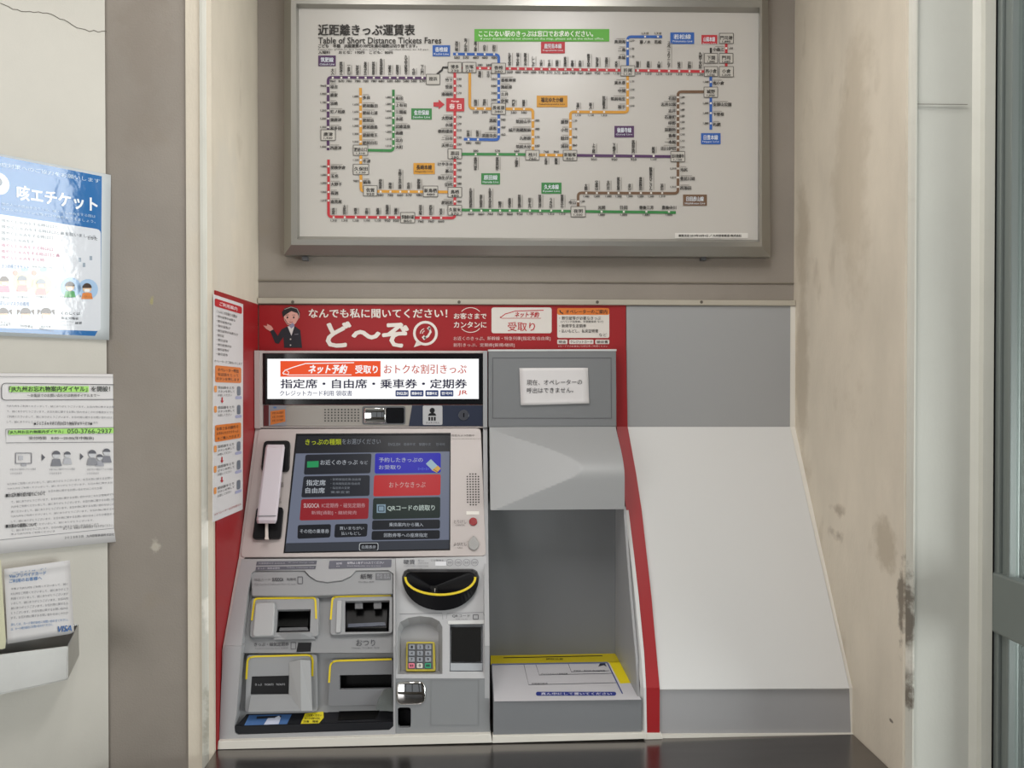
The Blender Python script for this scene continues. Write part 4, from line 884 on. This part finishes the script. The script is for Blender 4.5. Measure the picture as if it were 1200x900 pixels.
    P.text('よびだし', 531.5, 635.6, 547, 639.6, '4a4442', 4, 0); P.text('CALL', 536, 641, 542.5, 642.6, '5a5450', 4, 0)
    P.text('受話器', 329, 565, 332.5, 571, '5a5450', 4, 0, vert=True); P.text('受話器\nRECEIVER', 326, 583, 330, 590, '6a6460', 4, 0)
    for i in range(5):
        for j in range(13):
            if i in (0, 4) and j in (0, 12): continue
            P.poly(circ(547.6 + i * 3.25 + j * .04, 555.5 + j * 3.0, 1.0, 6), '2c2420', 2, 'speaker_holes')
    solid('cancel_button', circ(554.5, 611, 4.8, 24), PT, .004, mat('red_button', '8e1018', .25, coat=.5), t, lift=.004, bevel=.0012)
    solid('call_button', [(555, 627.5), (559, 631.5), (561.5, 636.5), (560.5, 641.5), (556.5, 644.8), (552, 643.8), (548.8, 640), (549, 635), (551.5, 631.5)], PT, .004, mat('grey_button', '9c9a98', .35), t, lift=.005, bevel=.0015)
    # handset cradle
    solid('handset_cradle', rquad([(309, 516.5), (340, 516), (338.5, 552), (305.5, 552)], 5), PT, .008, BLACK, t, lift=.008, bevel=.001)
    solid('handset_cradle', rquad([(300.5, 594.5), (332, 594), (328.5, 631), (295.5, 631.5)], 4), PT, .010, BLACK, t, lift=.010, bevel=.001)
    # lower fascia: surround of the slot bay
    bayA = [(292, 670), (297, 667.5), (461, 668), (461, 757), (279, 757), (283, 720)]
    A = [(283, 655), (463.5, 654.3), (463.5, 757), (262, 757)]
    plate('slot_surround', [(282.5, 655), (463.5, 654.3), (463.5, 757), (262.5, 757), (271, 712)], [], PA, .002, GREYL, t, lift=-.045)
    bay_u = [(283, 757), (286, 730), (291, 690), (295, 671), (299, 668.5), (357, 668.5), (363, 675), (371, 680), (383, 682), (400, 680), (411, 675), (417, 668.5), (455, 668), (461, 672), (461, 757)]
    up_ = [(263, 757), (272, 712), (283, 655), (463.5, 654.3), (463.5, 757)]
    # upper part: outline joined round the open bay (open at the bottom)
    loop = [(263, 757), (272, 712), (283, 655), (463.5, 654.3), (463.5, 757), (461, 757)] + bay_u[::-1][1:-1] + [(283, 757)]
    plate('slot_surround', loop, [], PA, .012, GREYL, t)
    loop = [(262.5, 757.2), (283, 757.2), (277, 838), (274.5, 852), (275.5, 859), (279, 861), (456, 855.5), (461, 851), (461, 757.2), (463.5, 757.2), (463.5, 862.5), (257, 868.5), (259.5, 800)]
    plate('slot_surround', loop, [], PBt, .012, GREYL, t)
    # right-hand column fascia
    PR = TP(654, 1.806, 795, 1.686); PR2 = TP(795, 1.686, 868, 1.674)
    key_o = [(466, 790), (466, 736), (469, 729), (478, 724), (492, 722), (506, 723.5), (515, 728), (518.5, 735), (518.5, 790)]
    qr_o = rect(527, 730, 566, 787)
    plate('coin_fascia', [(463.8, 654.2), (570, 651.8), (572, 795), (463.8, 795)], [key_o, qr_o], PR, .012, mat('silver_grey_plastic', 'b2b2b4', .38), t)
    plate('lower_fascia', [(463.8, 795.3), (572, 795.3), (574.5, 860), (463.8, 862)], [rrect(466, 829, 481.5, 853, 3)], PR2, .012, mat('grey_panel', '828486', .45), t)
    tub('coin_return', rrect(466, 829, 481.5, 853, 3), rrect(467.5, 832, 480.5, 850, 3), PR2, .03, BLACK, t, lift=-.0005)
    dome('mirror', rquad([(464.6, 799.5), (494, 798.5), (498.5, 803), (498.3, 821), (494, 825), (468, 826), (464.6, 822)], 2.5), PR2, .0005, .006)
    P = Print(t, PR2, lift=.0003); P.frame(505, 797.5, 561, 850, .6, '7c7e80', 1)
    # keypad bay
    tub('keypad_recess', key_o, [(470, 786), (470, 742), (473, 736), (480, 732.5), (492, 731), (504, 732), (511, 736), (514, 742), (514, 786)], PR, .028, GREYL, t, lift=-.0005, smooth=False)
    KP = Plane(PR.at(492, 770, -.012), PR.n)
    solid('keypad_base', rquad([(476, 752), (509.5, 752), (510.5, 786.5), (475.5, 786.5)], 2), KP, .014, mat('keypad_yellow', 'b9a83a', .5), t, bevel=.001)
    solid('keypad_plate', [(478, 754), (507, 754), (507.5, 784), (477.6, 784)], KP, .002, GREYD, t, lift=.001)
    P = Print(t, KP, lift=.0052)
    for r_ in range(4):
        for c_ in range(3):
            x = 479.2 + 9.6 * c_ - .15 * r_; y = 755.3 + 7.25 * r_; s_ = (('1', '2', '3'), ('4', '5', '6'), ('7', '8', '9'), ('取消', '0', '確認'))[r_][c_]
            colr = {(3, 0): ('key_pink', 'e0788c'), (3, 1): ('key_white', 'c8c6bc'), (3, 2): ('key_green', '2f9a70')}.get((r_, c_), ('key_grey', '8b8f96'))
            solid('key', rrect(x, y, x + 7, y + 5.8, 1, 2), KP, .004, mat(colr[0], colr[1], .45), t, lift=.005, bevel=.0006)
            P.text(s_, x + (2.4 if len(s_) == 1 else 1.3), y + 1.4, x + (4.6 if len(s_) == 1 else 5.7), y + 4.4, '22262c', 2, .02)
    # QR reader
    tub('reader_recess', qr_o, rect(528, 732, 565, 785.5), PR, .012, mat('reader_frame', '989ba0', .35), t, lift=-.0005)
    solid('reader_frame', rquad([(525, 727.5), (568, 726.5), (568, 731), (525, 731.5)], 1), PR, .003, WHITE, t, lift=.002)
    solid('reader_glass', rect(529, 735, 563.7, 775.5), PR, .003, BLACKG, t, lift=-.006, bevel=.0005)
    solid('reader_sill', rect(527.5, 777, 565.5, 786), PR, .010, mat('sill_silver', 'a4a8ad', .3), t, lift=-.002, bevel=.0008)
    P = Print(t, PR, lift=.0003); P.text('QRコード', 530, 720, 551, 723.8, '4a4a4e', 4, .01); P.text('QR code', 534, 725, 548, 726.3, '6a6a6e', 4, 0); P.frame(554.5, 720.5, 560.5, 725.5, .9, '5a5a60')
    P.line([(468, 719.5), (518, 718.5), (519, 726)], .6, '808084', 2); P.line([(523, 725), (524, 719), (566, 717.5), (568, 722)], .6, '808084', 2)
    P.text('硬貨', 473, 655.8, 486, 661.2, '55565c', 4, .02); P.text('投入口', 490, 655.6, 497, 658, '77787e', 4, 0); P.text('1万円 5千円', 490, 659, 502, 661, '77787e', 4, 0); P.text('COINS COINS COINS COINS', 473, 662.6, 502, 664, '88898e', 4, 0)
    P.text('この硬貨を', 505, 655.6, 520, 657.8, '55565c', 4, 0); P.rect(510, 658, 523, 663, 'dcdce0', 3)
    for x, s_ in ((527, '500'), (537, '100'), (546.7, '50'), (556.3, '10')):
        ring, ri = circ(x, 659.2, 4.2, 18), circ(x, 659.2, 3.7, 18)
        for k in range(18): P.poly([ring[k], ring[(k + 1) % 18], ri[(k + 1) % 18], ri[k]], '808086', 2)
        P.text(s_, x - 2.4, 658, x + 2.4, 660.4, '6a6a70', 4, .01)
    # coin pot
    def dshape(cx, ytop, hw, hh, r=.16, n=26):
        pts_ = [(cx + hw * (1 - r) , ytop), (cx + hw * (1 - r * .35), ytop + hh * .06)]
        for i in range(n + 1):
            a_ = math.pi * i / n; pts_.append((cx + hw * math.cos(a_), ytop + hh * .2 + hh * .8 * math.sin(a_) ** .95 if 0 < i < n else ytop + hh * .2))
        pts_ += [(cx - hw * (1 - r * .35), ytop + hh * .06), (cx - hw * (1 - r), ytop)]
        return pts_
    D0 = dshape(516.3, 666.6, 45.3, 46); D1 = dshape(516.3, 667.5, 44.5, 48); D2 = dshape(516, 670.3, 41.5, 29); D3 = dshape(516, 671.5, 38, 24.5)
    sl = [(506, 687.5)] ; m3 = len(D3)
    slot = [(507.5 + 4 * (p[0] - 516) / 40, 689 + (p[1] - 683) * .22) for p in D3]
    rings = [[PR.at(x, y, l) for x, y in D] for D, l in ((D0, 0), (D1, .012), (D2, .026), (D3, .024), (slot, .002))]
    pot = loft('coin_pot', rings, BLACK, t, cap=(True, True))
    y_ = [p for p in D2 if p[1] > 672]; y_.sort(key=lambda p: p[0])
    ctr = [((a_[0] + b_[0]) / 2, (a_[1] + b_[1]) / 2) for a_, b_ in zip(dshape(516, 669.3, 42, 27), dshape(516, 670, 40, 25))][2:-2]
    LAB(strip('guide_line', [(x, y + 1.2) for x, y in ctr], 2.6, PR, .003, YELLOW, pot, .0275), 'yellow curved guide line')
    solid('coin_slot', rect(506, 687, 513, 694), PR, .002, mat('slot_black', '050506', .3), pot, lift=.008); solid('shutter', rect(509.2, 689.5, 510, 694), PR, .002, ALU, pot, lift=.010)
    # bay interior
    PAi = Plane(PA.at(370, 700, -.022), PA.n); PBi = TP(757, 1.722, 860, 1.700)
    DG = mat('bay_grey', '88898b', .5)
    plate('bay_back', [(276, 662), (463, 662), (463, 765), (272, 765)], [[(322, 713), (366, 713), (366, 742.5), (322, 742.5)], [(403, 702.5), (458, 702.5), (458, 742), (403, 742)]], PAi, .004, DG, t)
    plate('bay_back', [(272, 757), (463, 757), (463, 866), (266, 866)], [[(292, 791), (340, 791), (340, 815.5), (292, 815.5)], [(396.5, 789.5), (460.5, 789.5), (460.5, 809), (396.5, 809)]], PBi, .004, DG, t)
    # side wall of bay, left
    def wallstrip(pts_, pl, d, m, nm='bay_side'):
        a_ = [pl.at(x, y, -.001) for x, y in pts_]; b_ = [v - pl.n * d for v in a_]; n_ = len(a_)
        mk(nm, a_ + b_, [[i, i + 1, i + 1 + n_, i + n_] for i in range(n_ - 1)], GREYL, t, smooth=True)
    wallstrip([(x + (8 if 0 else 0), y) for x, y in bay_u], PA, .03, GREYL)
    wallstrip([(283, 757.2), (277, 838), (274.5, 852), (275.5, 859), (279, 861), (456, 855.5), (461, 851), (461, 757.2)], PBt, .032, GREYL)
    # visor across the top
    V_ = TP(669, 1.789, 699, 1.752)
    vis = [(294, 673), (297, 669.5), (357, 669), (362, 675), (371, 680.5), (384, 682.5), (400, 681), (411, 676), (417, 669), (456, 668.5), (460.5, 672), (460.5, 696), (410, 696.5), (360, 698.5), (295, 698)]
    solid('visor', vis, PA, .018, mat('visor_grey', '8f9092', .45), t, lift=-.004, bevel=.002)
    scoop = [(357, 668.5), (363, 675), (371, 680), (383, 682), (400, 680), (411, 675), (417, 668.5)]
    solid('scoop', scoop, PA, .012, mat('silver_grey_plastic', '', .4), t, lift=-.0005, bevel=.001)
    P = Print(t, PA, lift=-.0035)
    P.text('磁気カード', 298, 677.5, 317, 680.7, '6a686a', 4, .01); P.text('SUGOCA', 319, 677, 332, 681, '45454a', 4, .04); P.text('利用可', 336, 677.3, 347, 680.5, '45454a', 4, .02); P.text('High Standard Commuter Pass / IC card', 298, 683.5, 346, 686, '77767a', 4, 0)
    P.frame(349, 676, 354.5, 684, .9, '5a5a60'); P.text('紙幣', 422.5, 672.5, 436.5, 678.5, '3c3c42', 4, .02); P.text('BILL BILL 紙幣', 420, 680.8, 438.5, 682.8, '5c5c62', 4, .01)
    P.rect(440, 671.5, 458, 679.5, '6a6b70', 2); P.text('壱万 五千\n二千 千円', 441.5, 672.6, 456.5, 678.4, 'a8a9ae', 4, .01)
    P = Print(t, PA, lift=.0003)
    for q_ in ([(301, 658), (371.5, 657), (370.5, 661.5), (300, 662.8)], [(300, 664.2), (370.5, 663), (369.5, 667), (299.5, 668.3)]): P.poly(q_, '54545e', 2)
    P.text('利用履歴印字 SUGOCA', 303, 659, 334, 661.3, 'a0a0a8', 4, 0, sk=(0, -.4)); P.text('きっぷ・磁気定期券', 302, 665, 328, 667.2, 'b8b8c0', 4, .01, sk=(0, -.4)); P.text('Tickets, Commuter Pass', 336, 664.2, 368, 666, '9a9aa4', 4, 0)
    P.text('IC card charge only', 338, 658.3, 368, 660.2, '9a9aa4', 4, 0)
    P.poly(rquad([(386, 657.2), (459, 655.6), (458.5, 664.8), (385, 666.6)], 1), '5c5c68', 2); P.text('証明', 394, 659, 400.5, 661.5, 'c8c8d0', 4, .01); P.text('領収書', 394, 662.8, 398, 664.4, 'a8a8b0', 4, 0)
    P.text('紙幣は１枚ずつ入れてください', 407, 658.2, 450, 661.2, 'c8c8d0', 4, .01, sk=(0, -.4)); P.text('Insert banknotes one at a time', 407, 662.2, 446, 663.9, 'a8a8b0', 4, 0)
    # slots
    def pocket(nm, pl, outer, hole, guide, m, txt=None, gw=2.1, raise_=.010, depth=.03, fl=None):
        """raised surround with a dark opening and its yellow guide line"""
        h = plate(nm, outer, [hole], pl, raise_ + .001, m, t, lift=raise_, bevel=.0012)
        cx = sum(p[0] for p in hole) / len(hole); cy = sum(p[1] for p in hole) / len(hole)
        fl = fl or [(cx + (x - cx) * .92, cy + (y - cy) * .85 - 1) for x, y in hole]
        LAB(tub('slot_opening', hole, fl, Plane(pl.p + pl.n * raise_, pl.n), depth, mat('slot_black', '050506', .75), h, lift=-.0004), 'black slot opening')
        LAB(strip('guide_line', rl_(guide), gw, pl, .002, YELLOW, h, raise_ + .0015), 'yellow guide line')
        return h
    def rl_(pts_):
        out = [pts_[0]]
        for i in range(1, len(pts_) - 1):
            a_, b_, d_ = Vector(pts_[i - 1]), Vector(pts_[i]), Vector(pts_[i + 1]); p, q_ = b_ + (a_ - b_).normalized() * 4, b_ + (d_ - b_).normalized() * 4
            for k in range(5): u = k / 4; out.append(tuple(p * (1 - u) ** 2 + b_ * 2 * u * (1 - u) + q_ * u * u))
        return out + [pts_[-1]]
    SG = mat('slot_grey', '909193', .45)
    p1 = pocket('card_slot', PAi, rquad([(295, 700.5), (374, 699.5), (373, 745.5), (293, 747)], 4), [(325, 714.5), (364, 714), (363, 740), (323.5, 741)], [(295, 727), (298.5, 701.2), (369.5, 700.3), (370.5, 725)], SG, fl=[(327, 717), (362, 717), (361, 734), (326.5, 734)])
    LAB(solid('thumb_rest', rquad([(299, 706), (322.5, 705), (321, 740), (320, 745), (295.5, 746)], 4), PAi, .008, mat('slot_grey_light', 'a7a8a9', .42), p1, lift=.017, bevel=.004, seg=4), 'lighter rounded block left of slot')
    solid('slot_lip', [(328, 735.5), (360, 734.5), (362, 739.5), (326, 740.5)], PAi, .003, GREYD, p1, lift=.004, bevel=.001)
    V = [PAi.at(*p) for p in ((326, 742.5, .0112), (366, 741.5, .0112), (370, 749, .004), (320, 749.5, .004))] + [PAi.at(*p) for p in ((339, 742.2, .019), (351, 741.8, .019), (354, 749, .009), (334, 749.5, .009))]
    mk('chin', [V[0], V[4], V[5], V[1], V[3], V[7], V[6], V[2]], [[0, 1, 5, 4], [1, 2, 6, 5], [2, 3, 7, 6]], SG, p1)
    p2 = pocket('bill_slot', PAi, rquad([(388, 698.8), (460, 697.8), (460, 742), (387, 744)], 4), [(404.5, 704.5), (456.5, 703.5), (455.5, 740), (404.5, 740.5)], [(387.5, 726), (389.5, 700.5), (395, 698.8), (458, 697.3)], SG, fl=[(407, 707), (454, 706.5), (453, 736), (407, 736)])
    solid('side_fin', rquad([(395, 704), (400.5, 703.5), (399, 741), (393.5, 741.5)], 1), PAi, .004, mat('slot_grey_light', '', .4), p2, lift=.014, bevel=.001)
    solid('roller_flap', [(408, 731), (451, 729), (452, 733), (407.5, 735)], PAi, .004, mat('bluish_flap', '3c4252', .3), p2, lift=.002)
    for x in (416, 438): solid('finger', [(x, 705.5), (x + 9, 705.3), (x + 9, 713), (x, 713.3)], PAi, .004, GREYD, p2, lift=.002)
    P = Print(t, PAi, lift=.0004)
    P.text('きっぷ・磁気定期券', 298, 753, 338.5, 757.4, '404044', 4, .02, sk=(0, -.4)); P.text('Ticket/Commuter Pass 定期券', 298.5, 758.8, 338, 760.8, '6a6a6e', 4, 0, sk=(0, -.4)); P.frame(341, 752.8, 346.5, 760.5, .8, '55555a')
    P.text('おつり', 417.5, 749.5, 439.5, 757, '404046', 4, .01); P.text('Change 거스름돈 找零', 412, 758.2, 445, 760.4, '5c5c62', 4, 0)
    solid('sensor_window', [(349.3, 753.2), (365, 752.8), (363.8, 763.5), (347.3, 764)], PAi, .002, mat('sensor_black', '141418', .5), t, lift=.001)
    p3 = pocket('ticket_slot', PBi, rquad([(289, 767.5), (371, 766.5), (372, 834), (287, 835)], 4), [(295, 793), (338.5, 792), (338, 813.5), (293.5, 814)], [(288.5, 796), (290, 772), (296, 769.5), (363, 767.5), (366.5, 771.5), (366, 792.5)], SG)
    LAB(solid('slot_face', [(295.3, 793.3), (338.2, 792.3), (337.7, 813.2), (293.8, 813.7)], PBi, .002, BLACK, p3, lift=.008), 'black slot face with white marks')
    P = Print(p3, PBi, lift=.0084); P.text('きっぷ　TICKETS　TICKETS', 299, 801, 334, 803.6, 'b4b4b8', 2, .01, sk=(0, -.4))
    V = [PBi.at(294, 814.6, .0108), PBi.at(339, 813.8, .0108), PBi.at(353, 833, .026), PBi.at(291, 834.5, .026)]
    V2 = [PBi.at(291, 834.5, 0.001), PBi.at(353, 833, 0.001)]
    mk('chin', V + V2 + [PBi.at(291, 814.6, .0108)], [[0, 1, 2, 3], [2, 3, 4, 5], [1, 2, 5]], SG, p3)
    V = [PBi.at(339, 776, .0108), PBi.at(352, 773, .022), PBi.at(353, 833, .026), PBi.at(339, 813.8, .0108), PBi.at(364, 774, .022), PBi.at(366, 833, .022)]
    mk('side_fin', V, [[0, 1, 2, 3], [1, 4, 5, 2]], mat('slot_grey_light', '', .4), p3)
    p4 = pocket('change_slot', PBi, rquad([(387, 773), (460.5, 772), (460.5, 826), (384, 828)], 4), [(398, 791.5), (459, 790.5), (459, 807), (398, 808)], [(385.5, 800), (387, 778), (392, 774.5), (459, 772.6)], mat('slot_grey_dark', '77787b', .45))
    # black tray along the bottom of the bay
    TRP = TP(828, 1.712, 852, 1.668)
    top = [(289, 836.5), (384, 834.5), (391, 827), (460.5, 825), (460.8, 846), (276, 851)]
    f = [TRP.at(*p) for p in top]; bot = [PBt.at(276, 860, -.002), PBt.at(460.8, 855.5, -.002)]
    o = prism('outlet_tray', f, [v - Vector((0, 0, .022)) for v in f], mat('tray_black', '1c1d21', .4), t, bevel=.0012)
    solid('outlet_tray_front', [(275.3, 851), (460.8, 846), (460.8, 853), (457, 855.3), (280, 860.6), (275.6, 857)], PBt, .012, mat('tray_black', '', .4), t, lift=-.001, bevel=.001)
    P = Print(t, TRP, lift=.0006)
    P.poly([(292, 838), (342, 837), (336, 849), (286, 850.5)], '3f6498', 1); P.poly([(314, 841.5), (329, 841), (326.5, 848.5), (309, 849.3)], 'c0c6da', 3); P.poly([(301, 839.5), (330, 838.5), (329, 840.8), (300.5, 842.5)], '1c2028', 2); P.poly([(322, 841), (327, 838.6), (328.5, 840.5), (324.5, 843.5)], 'cfd4e2', 4)
    P.poly([(357.5, 836), (379, 833.8), (379.3, 841), (373, 848.5), (352, 849)], 'd2c21c', 2)
    for k in range(3): P.text(('ご注意ください', 'カードの取り忘れ', '注意　確認')[k], 359 - 1.8 * k, 837 + 3.6 * k, 377 - 2 * k, 839.4 + 3.6 * k, '3c3810', 4, .02)
    solid('coin_well', [(398, 828.5), (441, 826.5), (446, 830), (440, 842), (396, 844)], TRP, .001, mat('well_black', '070708', .3), t, lift=.0012); solid('tray_ridge', [(396, 825), (446, 823), (446, 825.5), (396, 827)], TRP, .003, GREYD, t, lift=.004, bevel=.001)
    FL = mat('clear_flap', 'aab0ae', .08, trans=.85)
    f = [PBi.at(*p) for p in ((450, 808, .012), (460.5, 806, .012), (460.5, 834, .030), (440, 832, .030), (443, 820, .024))]
    prism('clear_flap', f, [v - PBi.n * .0015 for v in f], FL, t)
    # cream sealant at the base
    f = [FP(1.664).at(*p) for p in ((255.5, 868.7), (463, 862.8), (575, 860.5), (577, 870.5), (254.5, 878.5))]; prism('base_bead', f, [v + Vector((0, .02, 0)) for v in f], CREAM, t, bevel=.001)
    # vertical edge strip on the right
    return PT
PT = ticket_machine()
def handset(PT):
    PH_ = Plane(PT.at(318, 570, .014), PT.n)
    t = thing('telephone_handset', 'pale pinkish white telephone handset resting in black cradles beside the screen', 'telephone', PT.at(318, 570, .01))
    HS = mat('handset_plastic', 'cdc4cb', .35)
    # body: rings along its length, swelling at both ends
    rings = []
    A0, A1 = (311.8, 521, 334), (300.3, 613.5, 324)
    for k in range(25):
        u = k / 24; xl_ = A0[0] + (A1[0] - A0[0]) * u; xr_ = A0[2] + (A1[2] - A0[2]) * u; y = A0[1] + (A1[1] - A0[1]) * u
        e = .0 if 0 < k < 24 else 1.2
        top = .027 - .004 * (abs(u - .5) * 2) ** 2 - (.004 if k in (0, 24) else 0); bt = .009 - .011 * max(0, (abs(u - .5) - .28) / .22)
        rings.append([PH_.at(xl_ + e, y, bt), PH_.at(xl_ + e - .2, y, top - .004), PH_.at(xl_ + e + 1.6, y, top), PH_.at(xr_ - e - 1.6, y, top), PH_.at(xr_ - e + .2, y, top - .004), PH_.at(xr_ - e, y, bt)])
    loft('handle', rings, HS, t, bevel=.0012)
    solid('mouthpiece_seam', [(301.2, 604.2), (323.6, 604), (323.5, 604.8), (301.1, 605)], PH_, .0005, GREYM, t, lift=.0262)
    solid('cord', rquad([(310.8, 612), (313.6, 612), (314, 629), (315, 632), (309.8, 632), (310.6, 629)], 1), PH_, .006, mat('cord_cream', 'd2c8c0', .4), t, lift=.008, bevel=.002)
handset(PT)
flush_prints()
